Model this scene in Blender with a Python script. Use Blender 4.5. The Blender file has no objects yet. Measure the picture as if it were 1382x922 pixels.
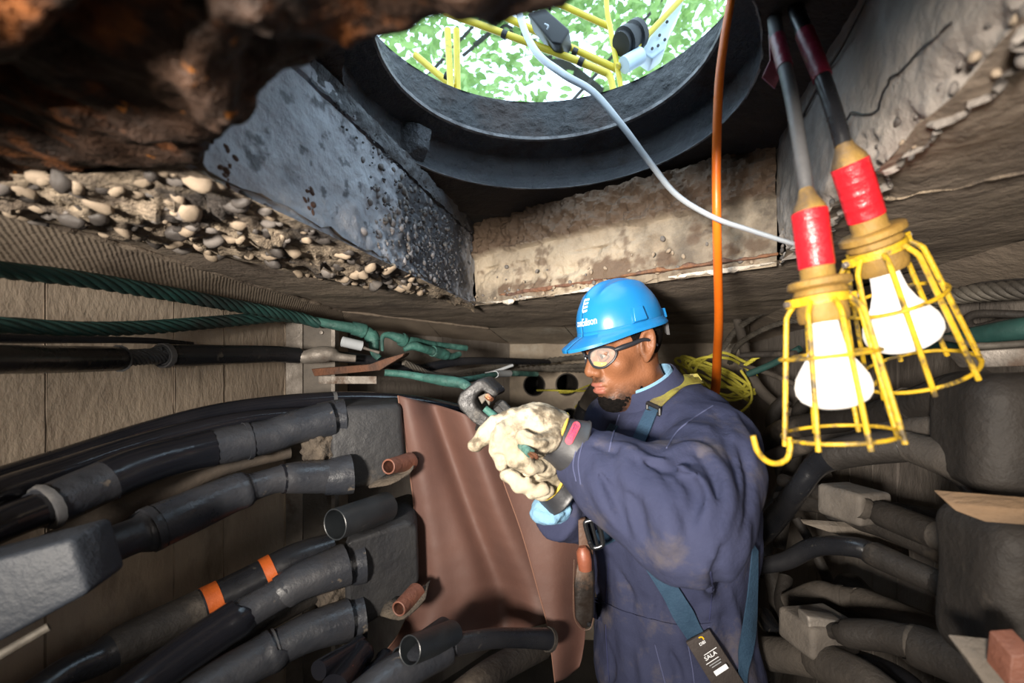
import bpy, bmesh, math, random
import numpy as np
from mathutils import Vector, Matrix, noise as mnoise

# ------------------------------------------------------------------ camera, world, lights, exposure
SC = bpy.context.scene
COL = SC.collection
F = 845.0; CX = 691.0; HY = 500.0; H = 1.32     # survey scale, centre, horizon, eye height
FT = 600.0; K = FT/F                            # true focal length in pixels; survey distances are K times metres
cam_d = bpy.data.cameras.new('camera'); cam = bpy.data.objects.new('camera', cam_d); COL.objects.link(cam)
cam.location = (0, 0, H); cam.rotation_euler = (math.pi/2, 0, 0)
cam_d.sensor_width = 36; cam_d.lens = FT/1382*36; cam_d.shift_y = (HY-461)/1382
cam_d.clip_start = 0.02
cam_d.dof.use_dof = True; cam_d.dof.focus_distance = 0.95; cam_d.dof.aperture_fstop = 3.4
SC.camera = cam
SC.view_settings.view_transform = 'Standard'; SC.view_settings.look = 'None'
SC.view_settings.gamma = 1; SC.view_settings.use_curve_mapping = False
SC.view_settings.exposure = 0.0
w = bpy.data.worlds.new('sky'); SC.world = w; w.use_nodes = True
bg = w.node_tree.nodes['Background']; bg.inputs[0].default_value = (0.62, 0.82, 1.0, 1); bg.inputs[1].default_value = 4.0

def area(name, loc, target, size, power, color):
    L = bpy.data.lights.new(name, 'AREA'); L.shape = 'RECTANGLE'; L.size = size[0]; L.size_y = size[1]; L.energy = power; L.color = color
    o = bpy.data.objects.new(name, L); COL.objects.link(o); o.location = loc
    o.rotation_euler = (Vector(target)-Vector(loc)).to_track_quat('-Z', 'Y').to_euler()
    return o
s_ = area('strobe', (-0.46, -0.55, H-0.01), (0.14, 1.0, H+0.16), (0.16, 0.16), 16.5, (1.0, 0.91, 0.80)); s_.data.spread = math.radians(78)
s_ = area('fill_right', (0.30, -0.45, H+0.0), (0.3, 1.0, H+0.04), (0.35, 0.35), 1.6, (1.0, 0.92, 0.83)); s_.data.spread = math.radians(120)  # added unseen fill light, lifts the lamps and cables at right

# ------------------------------------------------------------------ helpers
def P(px, py, d):
    return Vector(((px-CX)/F*d, d*K, H+(HY-py)/F*d))
WL = {}
def link(name, me, mat=None, parent=None, origin=None):
    o = bpy.data.objects.new(name, me); COL.objects.link(o)
    if mat is not None and not me.materials: me.materials.append(mat)
    if parent is not None:
        o.parent = parent; base = WL[parent]
    else:
        base = Vector((0, 0, 0))
    if origin is None: origin = base
    o.location = origin-base
    WL[o] = Vector(origin)
    return o
def tag(o, label=None, cat=None, group=None, kind=None):
    if label: o['label'] = label
    if cat: o['category'] = cat
    if group: o['group'] = group
    if kind: o['kind'] = kind
    return o
def empty(name, loc, label=None, cat=None, group=None):
    o = bpy.data.objects.new(name, None); COL.objects.link(o); o.location = loc; o.empty_display_size = .05
    WL[o] = Vector(loc); tag(o, label, cat, group); return o
def catmull(pts, n=8):
    A = np.array(pts, float)
    if len(A) < 3:
        t = np.linspace(0, 1, n+1)[:, None]; return A[0]*(1-t)+A[1]*t
    Q = np.vstack([2*A[0]-A[1], A, 2*A[-1]-A[-2]]); out = []
    for i in range(1, len(Q)-2):
        p0, p1, p2, p3 = Q[i-1], Q[i], Q[i+1], Q[i+2]
        for k in range(n):
            t = k/n
            out.append(.5*(2*p1+(p2-p0)*t+(2*p0-5*p1+4*p2-p3)*t*t+(3*p1-p0-3*p2+p3)*t**3))
    out.append(A[-1]); return np.array(out)
def frames(C):
    T = np.gradient(C, axis=0); T /= np.linalg.norm(T, axis=1)[:, None]+1e-12
    up = np.array([0, 0, 1.]) if abs(T[0][2]) < .9 else np.array([1., 0, 0])
    N = []; n = np.cross(T[0], up); n /= np.linalg.norm(n)
    for t in T:
        n = n-t*np.dot(n, t); n /= np.linalg.norm(n)+1e-12; N.append(n.copy())
    N = np.array(N); B = np.cross(T, N); return T, N, B
class MB:
    def __init__(s): s.v = []; s.f = []
    def add(s, v, f):
        k = len(s.v); s.v += [tuple(map(float, p)) for p in v]; s.f += [tuple(i+k for i in q) for q in f]; return s
    def grid(s, G):
        G = np.asarray(G, float); a, b = G.shape[:2]
        return s.add(G.reshape(-1, 3), [(i*b+j, i*b+j+1, (i+1)*b+j+1, (i+1)*b+j) for i in range(a-1) for j in range(b-1)])
    def tube(s, C, r, seg=10, caps=True, flat=1.0, closed=False, wob=None):
        C = np.asarray(C, float); n = len(C); r = np.ones(n)*np.asarray(r, float)
        T, N, B = frames(C); a = np.linspace(0, 2*math.pi, seg, endpoint=False)
        V = C[:, None]+r[:, None, None]*(np.cos(a)[None, :, None]*N[:, None]+flat*np.sin(a)[None, :, None]*B[:, None])
        if wob: V = V*1.0+wob(V)
        f = [(i*seg+j, i*seg+(j+1) % seg, (i+1)*seg+(j+1) % seg, (i+1)*seg+j) for i in range(n-1) for j in range(seg)]
        if closed: f += [((n-1)*seg+j, (n-1)*seg+(j+1) % seg, (j+1) % seg, j) for j in range(seg)]
        elif caps: f += [tuple(range(seg-1, -1, -1)), tuple((n-1)*seg+j for j in range(seg))]
        return s.add(V.reshape(-1, 3), f)
    def lathe(s, prof, a, axis, seg=24, ref=None):
        # prof: (s, r) along unit axis from point a
        a = np.array(a, float); ax = np.array(axis, float); ax /= np.linalg.norm(ax)
        rf = np.array(ref if ref is not None else ((1, 0, 0) if abs(ax[0]) < .8 else (0, 1, 0)), float)
        n = rf-ax*np.dot(rf, ax); n /= np.linalg.norm(n); b = np.cross(ax, n)
        an = np.linspace(0, 2*math.pi, seg, endpoint=False); m = len(prof)
        V = [a+ax*q+r*(math.cos(t)*n+math.sin(t)*b) for q, r in prof for t in an]
        f = [(i*seg+j, i*seg+(j+1) % seg, (i+1)*seg+(j+1) % seg, (i+1)*seg+j) for i in range(m-1) for j in range(seg)]
        if prof[0][1] > 1e-6: pass
        return s.add(V, f)
    def box(s, c, sx, sy, sz, R=None):
        c = Vector(c); R = R or Matrix.Identity(3)
        v = [c+R @ Vector((x*sx/2, y*sy/2, z*sz/2)) for x in (-1, 1) for y in (-1, 1) for z in (-1, 1)]
        return s.add(v, [(0, 1, 3, 2), (4, 6, 7, 5), (0, 4, 5, 1), (2, 3, 7, 6), (0, 2, 6, 4), (1, 5, 7, 3)])
    def hexa(s, q0, q1):
        v = list(q0)+list(q1); n = len(q0)
        return s.add(v, [tuple(range(n-1, -1, -1)), tuple(range(n, 2*n))]+[(i, (i+1) % n, n+(i+1) % n, n+i) for i in range(n)])
    def build(s, name, mat, parent=None, smooth=True, bevel=0, subsurf=0, solid=0, origin='base', angle=40):
        V = np.array(s.v)
        if parent is not None: o0 = WL[parent]
        elif origin == 'base': o0 = Vector(((V[:, 0].min()+V[:, 0].max())/2, (V[:, 1].min()+V[:, 1].max())/2, V[:, 2].min()))
        else: o0 = Vector((0, 0, 0))
        me = bpy.data.meshes.new(name); me.from_pydata([tuple(p) for p in (V-np.array(o0))], [], s.f)
        bm = bmesh.new(); bm.from_mesh(me); bmesh.ops.recalc_face_normals(bm, faces=bm.faces)
        if bevel: bmesh.ops.bevel(bm, geom=[e for e in bm.edges if len(e.link_faces) == 2 and e.calc_face_angle(0) > .5], offset=bevel, segments=3, profile=.5, affect='EDGES')
        bm.to_mesh(me); bm.free()
        o = link(name, me, mat, parent, o0)
        if smooth:
            me.polygons.foreach_set('use_smooth', [True]*len(me.polygons))
            try: me.set_sharp_from_angle(angle=math.radians(angle))
            except Exception: pass
        if solid:
            m = o.modifiers.new('thick', 'SOLIDIFY'); m.thickness = solid; m.offset = -1
        if subsurf:
            m = o.modifiers.new('sub', 'SUBSURF'); m.levels = subsurf; m.render_levels = subsurf
        return o
def fbm(p, sc, oc=4, seed=0):
    return mnoise.fractal(Vector((p[0]*sc+seed*7.3, p[1]*sc+seed*3.1, p[2]*sc-seed*5.7)), .9, 2.1, oc)
def bil(c, u, v):
    a, b, d, e = c  # c00, c10, c11, c01
    return a*(1-u)*(1-v)+b*u*(1-v)+d*u*v+e*(1-u)*v
def patch(c, nu, nv, amp=0.0, sc=10, seed=0, oc=4, extra=None, mb=None):
    c = [Vector(q) for q in c]
    n = (c[1]-c[0]).cross(c[3]-c[0]).normalized()
    G = []
    for i in range(nu+1):
        row = []
        for j in range(nv+1):
            p = bil(c, i/nu, j/nv)
            h = amp*fbm(p, sc, oc, seed) if amp else 0
            if extra: h += extra(p, i/nu, j/nv)
            row.append(tuple(p+n*h))
        G.append(row)
    return (mb or MB()).grid(G)

# ------------------------------------------------------------------ materials
def mat(name, c1, c2=None, scale=6, rough=.75, rough2=None, metal=0.0, bump=.3, bscale=60, c3=None, s3=2.5, t3=.6, stretch=None, spec=.5, coat=0, emit=None, es=0, wave=None, speck=None, trans=0, alpha=1, edge=.15):
    m = bpy.data.materials.new(name); m.use_nodes = True; nt = m.node_tree; N = nt.nodes; L = nt.links
    b = N['Principled BSDF']
    b.inputs['Metallic'].default_value = metal; b.inputs['Specular IOR Level'].default_value = spec
    b.inputs['Coat Weight'].default_value = coat
    tc = N.new('ShaderNodeTexCoord'); vec = tc.outputs['Object']
    if stretch:
        mp = N.new('ShaderNodeMapping'); mp.inputs['Scale'].default_value = stretch; L.new(vec, mp.inputs['Vector']); vec = mp.outputs[0]
    def nz(sc, det=6, ro=.6):
        n = N.new('ShaderNodeTexNoise'); n.inputs['Scale'].default_value = sc; n.inputs['Detail'].default_value = det; n.inputs['Roughness'].default_value = ro
        L.new(vec, n.inputs['Vector']); return n.outputs['Fac']
    def ramp(x, a, bb):
        r = N.new('ShaderNodeMapRange'); r.inputs[1].default_value = a; r.inputs[2].default_value = bb; L.new(x, r.inputs[0]); r.clamp = True; return r.outputs[0]
    def mix(f, a, bb):
        x = N.new('ShaderNodeMix'); x.data_type = 'RGBA'
        L.new(f, x.inputs[0])
        for q, i in ((a, 6), (bb, 7)):
            if isinstance(q, tuple): x.inputs[i].default_value = (*q, 1)
            else: L.new(q, x.inputs[i])
        return x.outputs[2]
    c = c1
    if c2: c = mix(ramp(nz(scale), .5-edge, .5+edge), c1, c2)
    if c3: c = mix(ramp(nz(s3, 8, .65), t3-.06, t3+.06), c, c3)
    if speck: c = mix(ramp(nz(speck[1], 3), speck[2], speck[2]+.04), c, speck[0])
    if isinstance(c, tuple): b.inputs['Base Color'].default_value = (*c, 1)
    else: L.new(c, b.inputs['Base Color'])
    if rough2 is not None:
        r = N.new('ShaderNodeMapRange'); r.inputs[1].default_value = .38; r.inputs[2].default_value = .62
        r.inputs[3].default_value = rough; r.inputs[4].default_value = rough2; L.new(nz(scale*1.7), r.inputs[0]); L.new(r.outputs[0], b.inputs['Roughness'])
    else: b.inputs['Roughness'].default_value = rough
    hgt = None
    if bump:
        hgt = nz(bscale, 5, .65)
        if wave:
            wv = N.new('ShaderNodeTexWave'); wv.inputs['Scale'].default_value = wave[0]; wv.inputs['Distortion'].default_value = wave[1]; wv.bands_direction = wave[2]
            wv.inputs['Detail'].default_value = 3
            L.new(tc.outputs['Object'], wv.inputs['Vector'])
            ad = N.new('ShaderNodeMath'); ad.operation = 'MULTIPLY_ADD'; L.new(wv.outputs['Fac'], ad.inputs[0]); ad.inputs[1].default_value = wave[3]; L.new(hgt, ad.inputs[2]); hgt = ad.outputs[0]
        bp = N.new('ShaderNodeBump'); bp.inputs['Strength'].default_value = bump; bp.inputs['Distance'].default_value = .01
        L.new(hgt, bp.inputs['Height']); L.new(bp.outputs[0], b.inputs['Normal'])
    if emit: b.inputs['Emission Color'].default_value = (*emit, 1); b.inputs['Emission Strength'].default_value = es
    if trans: b.inputs['Transmission Weight'].default_value = trans
    if alpha < 1: b.inputs['Alpha'].default_value = alpha
    return m
X = {}
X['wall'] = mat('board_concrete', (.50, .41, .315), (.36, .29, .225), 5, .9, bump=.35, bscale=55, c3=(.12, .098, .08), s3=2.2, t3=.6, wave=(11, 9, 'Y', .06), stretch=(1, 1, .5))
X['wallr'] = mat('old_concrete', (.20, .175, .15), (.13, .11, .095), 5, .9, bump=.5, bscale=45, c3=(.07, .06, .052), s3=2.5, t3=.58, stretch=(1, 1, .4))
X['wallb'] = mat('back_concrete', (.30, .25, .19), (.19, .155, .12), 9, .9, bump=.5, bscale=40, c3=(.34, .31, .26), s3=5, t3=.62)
X['ceil'] = mat('slab_concrete', (.25, .20, .15), (.16, .125, .097), 4, .88, bump=.55, bscale=35, c3=(.06, .048, .04), s3=3, t3=.62)
X['haunch'] = mat('haunch_concrete', (.28, .225, .17), (.19, .15, .115), 5, .85, bump=.3, bscale=50, c3=(.07, .055, .045), s3=3, t3=.62, wave=(62, 1.5, 'DIAGONAL', .28))
X['neck'] = mat('neck_concrete', (.40, .41, .44), (.26, .265, .29), 6, .7, bump=.5, bscale=55, c3=(.10, .085, .09), s3=4, t3=.64)
X['neckdark'] = mat('sooty_concrete', (.10, .10, .105), (.05, .05, .055), 9, .75, bump=.8, bscale=60)
X['neckb'] = mat('neck_back_concrete', (.36, .30, .22), (.23, .185, .135), 7, .85, bump=.6, bscale=50, c3=(.10, .08, .06), s3=4, t3=.57)
X['neckr'] = mat('neck_right_concrete', (.25, .225, .20), (.17, .15, .135), 5, .85, bump=.5, bscale=50, c3=(.09, .08, .07), s3=3.5, t3=.6)
X['rubble'] = mat('broken_concrete', (.34, .27, .19), (.15, .115, .085), 22, .95, bump=1.0, bscale=80, c3=(.045, .036, .03), s3=10, t3=.54)
X['render'] = mat('white_mortar', (.62, .57, .50), (.42, .37, .31), 20, .95, bump=.8, bscale=70)
X['rust'] = mat('flaking_rust', (.042, .021, .012), (.010, .0065, .005), 14, .5, .85, .0, bump=1.0, bscale=60, c3=(.15, .048, .010), s3=13, t3=.60, speck=((.40, .14, .02), 40, .655), spec=.25)
X['rustbar'] = mat('rusty_steel', (.17, .07, .035), (.07, .04, .03), 12, .8, bump=.7, bscale=70, c3=(.27, .12, .05), s3=9, t3=.6)
X['iron'] = mat('tarred_iron', (.017, .018, .021), (.028, .028, .030), 12, .26, .6, .2, bump=1.0, bscale=85, c3=(.034, .022, .019), s3=5, t3=.6)
X['skirt'] = mat('tarred_iron_skylit', (.055, .058, .066), (.085, .085, .092), 14, .28, .6, .1, bump=1.0, bscale=85, c3=(.05, .035, .03), s3=6, t3=.6)  # paler copy of the tarred iron, sky light put into its colour
X['ironrust'] = mat('iron_underside', (.035, .024, .019), (.018, .014, .013), 9, .8, bump=.7, bscale=60)
X['ironedge'] = mat('worn_iron_edge', (.25, .24, .24), (.12, .11, .11), 30, .5, .7, .5, bump=.5, bscale=90)
X['stoneA'] = mat('pale_stone', (.30, .235, .17), (.20, .155, .11), 30, .75, bump=.3, bscale=80)
X['stoneB'] = mat('grey_stone', (.16, .14, .125), (.10, .088, .08), 30, .7, bump=.3, bscale=80)
X['stoneC'] = mat('blue_grey_pebble', (.22, .205, .20), (.13, .12, .125), 40, .5, bump=.25, bscale=90)
X['steel'] = mat('dull_steel', (.30, .27, .24), (.16, .14, .12), 14, .5, .75, .5, bump=.3, bscale=70, c3=(.10, .06, .04), s3=7, t3=.62)
X['steeldark'] = mat('dirty_steel', (.075, .065, .055), (.13, .11, .09), 12, .7, bump=.4, bscale=60)
X['blk'] = mat('black_cable_sheath', (.009, .010, .013), (.016, .016, .018), 8, .2, .42, bump=.12, bscale=30, speck=((.05, .045, .04), 24, .66))
X['blkgloss'] = mat('wet_black_sheath', (.006, .007, .010), (.010, .010, .013), 6, .08, .26, bump=.15, bscale=14)
X['lead'] = mat('dusty_grey_sheath', (.020, .023, .030), (.034, .035, .040), 10, .26, .5, bump=.25, bscale=45, c3=(.03, .03, .034), s3=8, t3=.6, speck=((.10, .085, .07), 28, .68))
X['brown'] = mat('brown_dusty_sheath', (.085, .066, .05), (.055, .045, .037), 8, .75, bump=.25, bscale=45)
X['dust'] = mat('dust_covered_sheath', (.085, .072, .060), (.050, .043, .037), 10, .8, bump=.4, bscale=50, c3=(.15, .125, .10), s3=6, t3=.62, spec=.3)
X['dust2'] = mat('dark_dusty_sheath', (.034, .029, .025), (.020, .0175, .016), 9, .65, bump=.4, bscale=45, c3=(.085, .07, .056), s3=7, t3=.60, spec=.3)
X['boxgrey'] = mat('splice_housing', (.014, .0145, .017), (.023, .0225, .023), 8, .55, .72, bump=.35, bscale=35, c3=(.085, .07, .055), s3=6, t3=.66)
X['boxlight'] = mat('dusty_housing', (.15, .13, .11), (.09, .078, .068), 12, .8, bump=.4, bscale=50)
X['boxblue'] = mat('slate_housing', (.022, .027, .037), (.015, .019, .026), 9, .6, bump=.35, bscale=40)
X['putty'] = mat('clay_sealant', (.12, .095, .07), (.06, .047, .036), 18, .9, bump=1.0, bscale=60)
X['green'] = mat('verdigris_cable', (.022, .075, .066), (.010, .028, .026), 10, .5, .75, bump=.12, bscale=70, c3=(.02, .03, .028), s3=8, t3=.6)
X['tapegreen'] = mat('green_tape', (.045, .15, .125), (.016, .055, .048), 22, .55, .75, bump=.5, bscale=60, c3=(.16, .30, .26), s3=9, t3=.62)
X['strand'] = mat('grey_strand', (.13, .115, .095), (.06, .053, .045), 14, .6, .8, .3, bump=.35, bscale=60)
X['strandblk'] = mat('black_strand', (.05, .055, .062), (.028, .03, .034), 14, .4, .6, bump=.3, bscale=60)
X['orange'] = mat('orange_tape', (.50, .10, .012), (.36, .07, .012), 12, .5, bump=.2, bscale=50)
X['hose'] = mat('orange_hose', (.80, .17, .01), (.72, .14, .008), 12, .38, bump=.08, bscale=40)
X['pipeblk'] = mat('black_plastic_pipe', (.014, .017, .02), (.024, .027, .03), 7, .3, .5, bump=.12, bscale=30, speck=((.06, .06, .06), 20, .64))
X['pipebrn'] = mat('brown_pipe', (.20, .075, .045), (.12, .05, .035), 14, .6, bump=.35, bscale=50)
X['sheet'] = mat('brown_rubber_sheet', (.105, .049, .036), (.082, .039, .030), 6, .62, .75, bump=.12, bscale=30, c3=(.10, .048, .036), s3=4, t3=.66, wave=(9, 2.5, 'Z', .25))
X['sheetedge'] = mat('sheet_edge', (.19, .095, .065), None, rough=.8, bump=0)
X['yellow'] = mat('worn_yellow_paint', (.56, .35, .012), (.44, .27, .012), 25, .42, .6, bump=.25, bscale=60, c3=(.07, .05, .02), s3=45, t3=.555)
X['yrub'] = mat('dirty_yellow_rubber', (.30, .175, .03), (.17, .10, .028), 22, .65, bump=.3, bscale=60, c3=(.06, .042, .026), s3=14, t3=.58)
X['yellowrail'] = mat('rail_yellow', (.78, .62, .05), (.68, .52, .05), 10, .4, bump=.1, bscale=30, c3=(.15, .12, .05), s3=9, t3=.68)
X['red'] = mat('red_tape', (.62, .012, .02), (.5, .01, .018), 20, .3, .45, bump=.3, bscale=40, wave=(30, 1, 'Z', .12))
X['redold'] = mat('dull_red_tape', (.22, .014, .035), (.15, .012, .03), 20, .4, bump=.3, bscale=50)
X['pink'] = mat('pink_tape_end', (.50, .20, .25), (.38, .12, .17), 30, .5, bump=.3, bscale=40)
X['cordgrey'] = mat('grey_lamp_cord', (.075, .075, .078), (.05, .05, .053), 12, .5, .65, bump=.15, bscale=50, c3=(.15, .14, .13), s3=7, t3=.62)
X['clear'] = mat('grey_clear_cord', (.42, .45, .48), (.34, .36, .38), 8, .28, bump=.06, bscale=30)
X['rope'] = mat('yellow_rope', (.52, .47, .05), (.36, .32, .04), 30, .7, bump=.4, bscale=90)
X['bulb'] = mat('lit_bulb', (.9, .88, .85), None, rough=.3, bump=0, emit=(1.0, .93, .84), es=.55)
X['wood'] = mat('splintered_wood', (.20, .125, .068), (.12, .078, .046), 12, .8, bump=.6, bscale=50, stretch=(.3, 1, 2))
X['woodgrey'] = mat('grey_old_wood', (.16, .135, .11), (.10, .085, .07), 14, .85, bump=.6, bscale=50)
X['copper'] = mat('bare_copper', (.62, .27, .15), (.45, .18, .10), 60, .35, metal=.9, bump=.3, bscale=90)
X['tool'] = mat('worn_black_tool', (.018, .018, .020), (.035, .034, .033), 22, .4, .65, .4, bump=.3, bscale=60, c3=(.17, .155, .14), s3=20, t3=.66)
X['grnd'] = mat('street_base', (.09, .085, .08), (.06, .055, .05), 6, .9, bump=.4, bscale=30)
X['floor'] = mat('muddy_floor', (.05, .042, .034), (.03, .026, .022), 5, .8, bump=.6, bscale=20)
X['stoneD'] = mat('wet_dark_stone', (.07, .06, .054), (.045, .04, .037), 30, .5, bump=.3, bscale=80)
X['white'] = mat('white_print', (.85, .87, .9), None, rough=.5, bump=0)
X['black'] = mat('dull_black', (.012, .012, .013), None, rough=.5, bump=.05)

# ------------------------------------------------------------------ signed distance modelling
_rng = np.random.RandomState(3); _LAT = _rng.rand(32, 32, 32).astype(np.float32)*2-1
def vnoise(p, sc):
    q = p*sc; i = np.floor(q).astype(np.int64); f = (q-i).astype(np.float32); f = f*f*(3-2*f); r = 0
    for a in (0, 1):
        for b in (0, 1):
            for c in (0, 1):
                wgt = (f[..., 0] if a else 1-f[..., 0])*(f[..., 1] if b else 1-f[..., 1])*(f[..., 2] if c else 1-f[..., 2])
                r = r+wgt*_LAT[(i[..., 0]+a) & 31, (i[..., 1]+b) & 31, (i[..., 2]+c) & 31]
    return r
def cap(p, a, b, ra, rb=None):
    rb = ra if rb is None else rb
    a = np.asarray(a, np.float32); b = np.asarray(b, np.float32); d = b-a
    t = np.clip(((p-a)@d)/(d@d+1e-9), 0, 1)
    q = p-a-t[..., None]*d
    return np.sqrt((q*q).sum(-1))-(ra+(rb-ra)*t)
def ell(p, c, r, R=None):
    q = p-np.asarray(c, np.float32)
    if R is not None: q = q@np.asarray(R, np.float32)      # columns of R are the local axes
    r = np.asarray(r, np.float32)
    k0 = np.sqrt(((q/r)**2).sum(-1)); k1 = np.sqrt(((q/(r*r))**2).sum(-1))+1e-9
    return k0*(k0-1)/k1
def smin(a, b, k):
    h = np.clip(k-np.abs(a-b), 0, None)/k
    return np.minimum(a, b)-h*h*k*.25
def smax(a, b, k): return -smin(-a, -b, k)
def chain(p, pts, rs, k=.01):
    d = None
    for i in range(len(pts)-1):
        e = cap(p, pts[i], pts[i+1], rs[i], rs[i+1])
        d = e if d is None else np.minimum(d, e)
    return d
def nets(fn, lo, hi, h):
    lo = np.array(lo, float); n = np.ceil((np.array(hi)-lo)/h).astype(int)+1
    ax = [lo[i]+h*np.arange(n[i]) for i in range(3)]
    D = np.empty(n, np.float32)
    for s in range(0, n[0], 24):                       # slabs keep the memory low
        g = np.stack(np.meshgrid(ax[0][s:s+24], ax[1], ax[2], indexing='ij'), -1).astype(np.float32)
        D[s:s+24] = fn(g)
    S = D < 0
    c = n-1; acc = np.zeros((*c, 3), np.float32); cnt = np.zeros(c, np.float32)
    cor = [(a, b, e) for a in (0, 1) for b in (0, 1) for e in (0, 1)]
    sl = lambda o: tuple(slice(o[i], o[i]+c[i]) for i in range(3))
    for o in cor:
        for k in range(3):
            if o[k]: continue
            o2 = list(o); o2[k] = 1; o2 = tuple(o2)
            d0, d1 = D[sl(o)], D[sl(o2)]; m = (d0 < 0) != (d1 < 0)
            t = np.where(m, d0/np.where(m, d0-d1, 1), 0)
            for i in range(3): acc[..., i] += np.where(m, o[i]+(t if i == k else 0), 0)
            cnt += m
    act = cnt > 0; idx = -np.ones(c, np.int64); idx[act] = np.arange(act.sum())
    I = np.argwhere(act); V = lo+h*(I+acc[act]/cnt[act][:, None])
    Fc = []
    for k in range(3):
        a, b = (k+1) % 3, (k+2) % 3
        s0 = [slice(None)]*3; s1 = [slice(None)]*3; s0[k] = slice(0, n[k]-1); s1[k] = slice(1, n[k])
        A, B = S[tuple(s0)], S[tuple(s1)]; E = np.argwhere(A != B)
        E = E[(E[:, a] > 0) & (E[:, b] > 0) & (E[:, a] < c[a]) & (E[:, b] < c[b])]
        q = []
        for da, db in ((-1, -1), (0, -1), (0, 0), (-1, 0)):
            G = E.copy(); G[:, a] += da; G[:, b] += db; q.append(idx[G[:, 0], G[:, 1], G[:, 2]])
        q = np.stack(q, 1); flip = ~A[E[:, 0], E[:, 1], E[:, 2]]
        q[flip] = q[flip][:, ::-1]; Fc.append(q)
    return V, np.vstack(Fc)
def grad(fn, p, e=.002):
    g = np.stack([fn(p+np.eye(3, dtype=np.float32)[i]*e)-fn(p-np.eye(3, dtype=np.float32)[i]*e) for i in range(3)], -1)
    return g/(np.linalg.norm(g, axis=-1, keepdims=True)+1e-9)
def hit(fn, pxs, d0=.6, off=0.0):
    # where the sight lines through these pixels meet a surface
    D = np.array([((x-CX)/FT, 1, (HY-y)/FT) for x, y in pxs], np.float32); D /= np.linalg.norm(D, axis=1)[:, None]
    o = np.array((0, 0, H), np.float32); t = np.full(len(D), d0, np.float32)
    for _ in range(90): t = np.clip(t+.8*fn(o+D*t[:, None]), 0, 2.2)
    bad = np.abs(fn(o+D*t[:, None])) > .01
    if bad.any(): print('MISS', [pxs[i] for i in np.where(bad)[0]][:6]); t = np.where(bad, np.median(t[~bad]) if (~bad).any() else 1., t)
    p = o+D*t[:, None]; g = grad(fn, p)
    return p+g*off, g
def meshobj(name, V, Fc, m, parent=None, smooth=True):
    o0 = WL[parent] if parent is not None else Vector(((V[:, 0].min()+V[:, 0].max())/2, (V[:, 1].min()+V[:, 1].max())/2, V[:, 2].min()))
    me = bpy.data.meshes.new(name); V = V-np.array(o0)
    me.vertices.add(len(V)); me.vertices.foreach_set('co', V.astype(np.float32).ravel())
    nf = len(Fc); me.loops.add(nf*4); me.loops.foreach_set('vertex_index', Fc.astype(np.int32).ravel())
    me.polygons.add(nf); me.polygons.foreach_set('loop_start', np.arange(0, nf*4, 4, dtype=np.int32))
    me.update(calc_edges=True); me.validate()
    if smooth: me.polygons.foreach_set('use_smooth', [True]*len(me.polygons))
    return link(name, me, m, parent, o0)
# ------------------------------------------------------------------ the vault
def S(o, label=None): o['kind'] = 'structure'; return o
rnd = random.Random(11)
def W2(x, d, h): return Vector((x, d*K, H+h))
def XLw(d): return -.80+.1*d
def XRw(d): return .79+.1*d
ZF = 0.0
floor = S(MB().add([(-3.4, -2.7, ZF), (3.4, -2.7, ZF), (3.4, 4.2, ZF), (-3.4, 4.2, ZF)], [(0, 1, 2, 3)]).build('floor', X['floor'], smooth=False))
# left wall: a backing and the cast panels with open joints between them
HT = .147
def wallpts(x, d, h0, h1): return W2(x, d, h0), W2(x, d, h1)
def dl(px): return .80/((CX-px)/F+.1)       # distance of the left wall at a picture column
def wall_strip(name, x0, d0, x1, d1, htop, m, cuts, amp, side):
    a0, a1 = Vector((x0, d0*K, ZF)), Vector((x1, d1*K, ZF)); dirv = (a1-a0); L = dirv.length; dirv.normalize()
    n = Vector((-dirv.y, dirv.x, 0))*side       # towards the room
    root = S(MB().hexa([a0-n*.02, a1-n*.02, a1-n*.08, a0-n*.08], [p+Vector((0, 0, H+htop)) for p in (a0-n*.02, a1-n*.02, a1-n*.08, a0-n*.08)]).build(name, X['black'] if 0 else m, smooth=False))
    for i in range(len(cuts)-1):
        t0, t1 = cuts[i], cuts[i+1]; g = .0016/L
        p0, p1 = a0.lerp(a1, t0+g), a0.lerp(a1, t1-g); up = Vector((0, 0, H+htop)); off = n*rnd.uniform(-.003, .001)
        nu = max(2, int((p1-p0).length/.03)); nv = 50
        mb = patch([p0+off, p1+off, p1+up+off, p0+up+off], nu, nv, amp, 9, seed=i)
        q = [p0+off, p1+off]
        mb.add([q[0], q[1], q[1]-n*.02, q[0]-n*.02, q[0]+up, q[1]+up, q[1]+up-n*.02, q[0]+up-n*.02], [(1, 2, 6, 5), (0, 4, 7, 3)])
        mb.build('panel', m, root)
    return root
dA, dB = -1.5, dl(470)
tt = lambda px: (dl(px)-dA)/(dB-dA)
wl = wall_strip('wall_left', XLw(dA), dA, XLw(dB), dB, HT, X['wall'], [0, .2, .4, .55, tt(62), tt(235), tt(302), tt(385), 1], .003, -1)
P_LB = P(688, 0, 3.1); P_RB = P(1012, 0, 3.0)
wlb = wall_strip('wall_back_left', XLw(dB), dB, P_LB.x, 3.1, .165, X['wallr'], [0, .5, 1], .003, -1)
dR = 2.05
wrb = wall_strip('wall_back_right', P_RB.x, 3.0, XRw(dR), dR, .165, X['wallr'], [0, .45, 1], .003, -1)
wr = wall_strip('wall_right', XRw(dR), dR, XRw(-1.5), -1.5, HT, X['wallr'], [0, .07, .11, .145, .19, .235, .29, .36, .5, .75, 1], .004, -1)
wf = S(MB().add([W2(XLw(-1.5), -1.5, -H), W2(XRw(-1.5), -1.5, -H), W2(XRw(-1.5), -1.5, .3), W2(XLw(-1.5), -1.5, .3)], [(0, 1, 2, 3)]).build('wall_front', X['wallr'], smooth=False))
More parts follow.
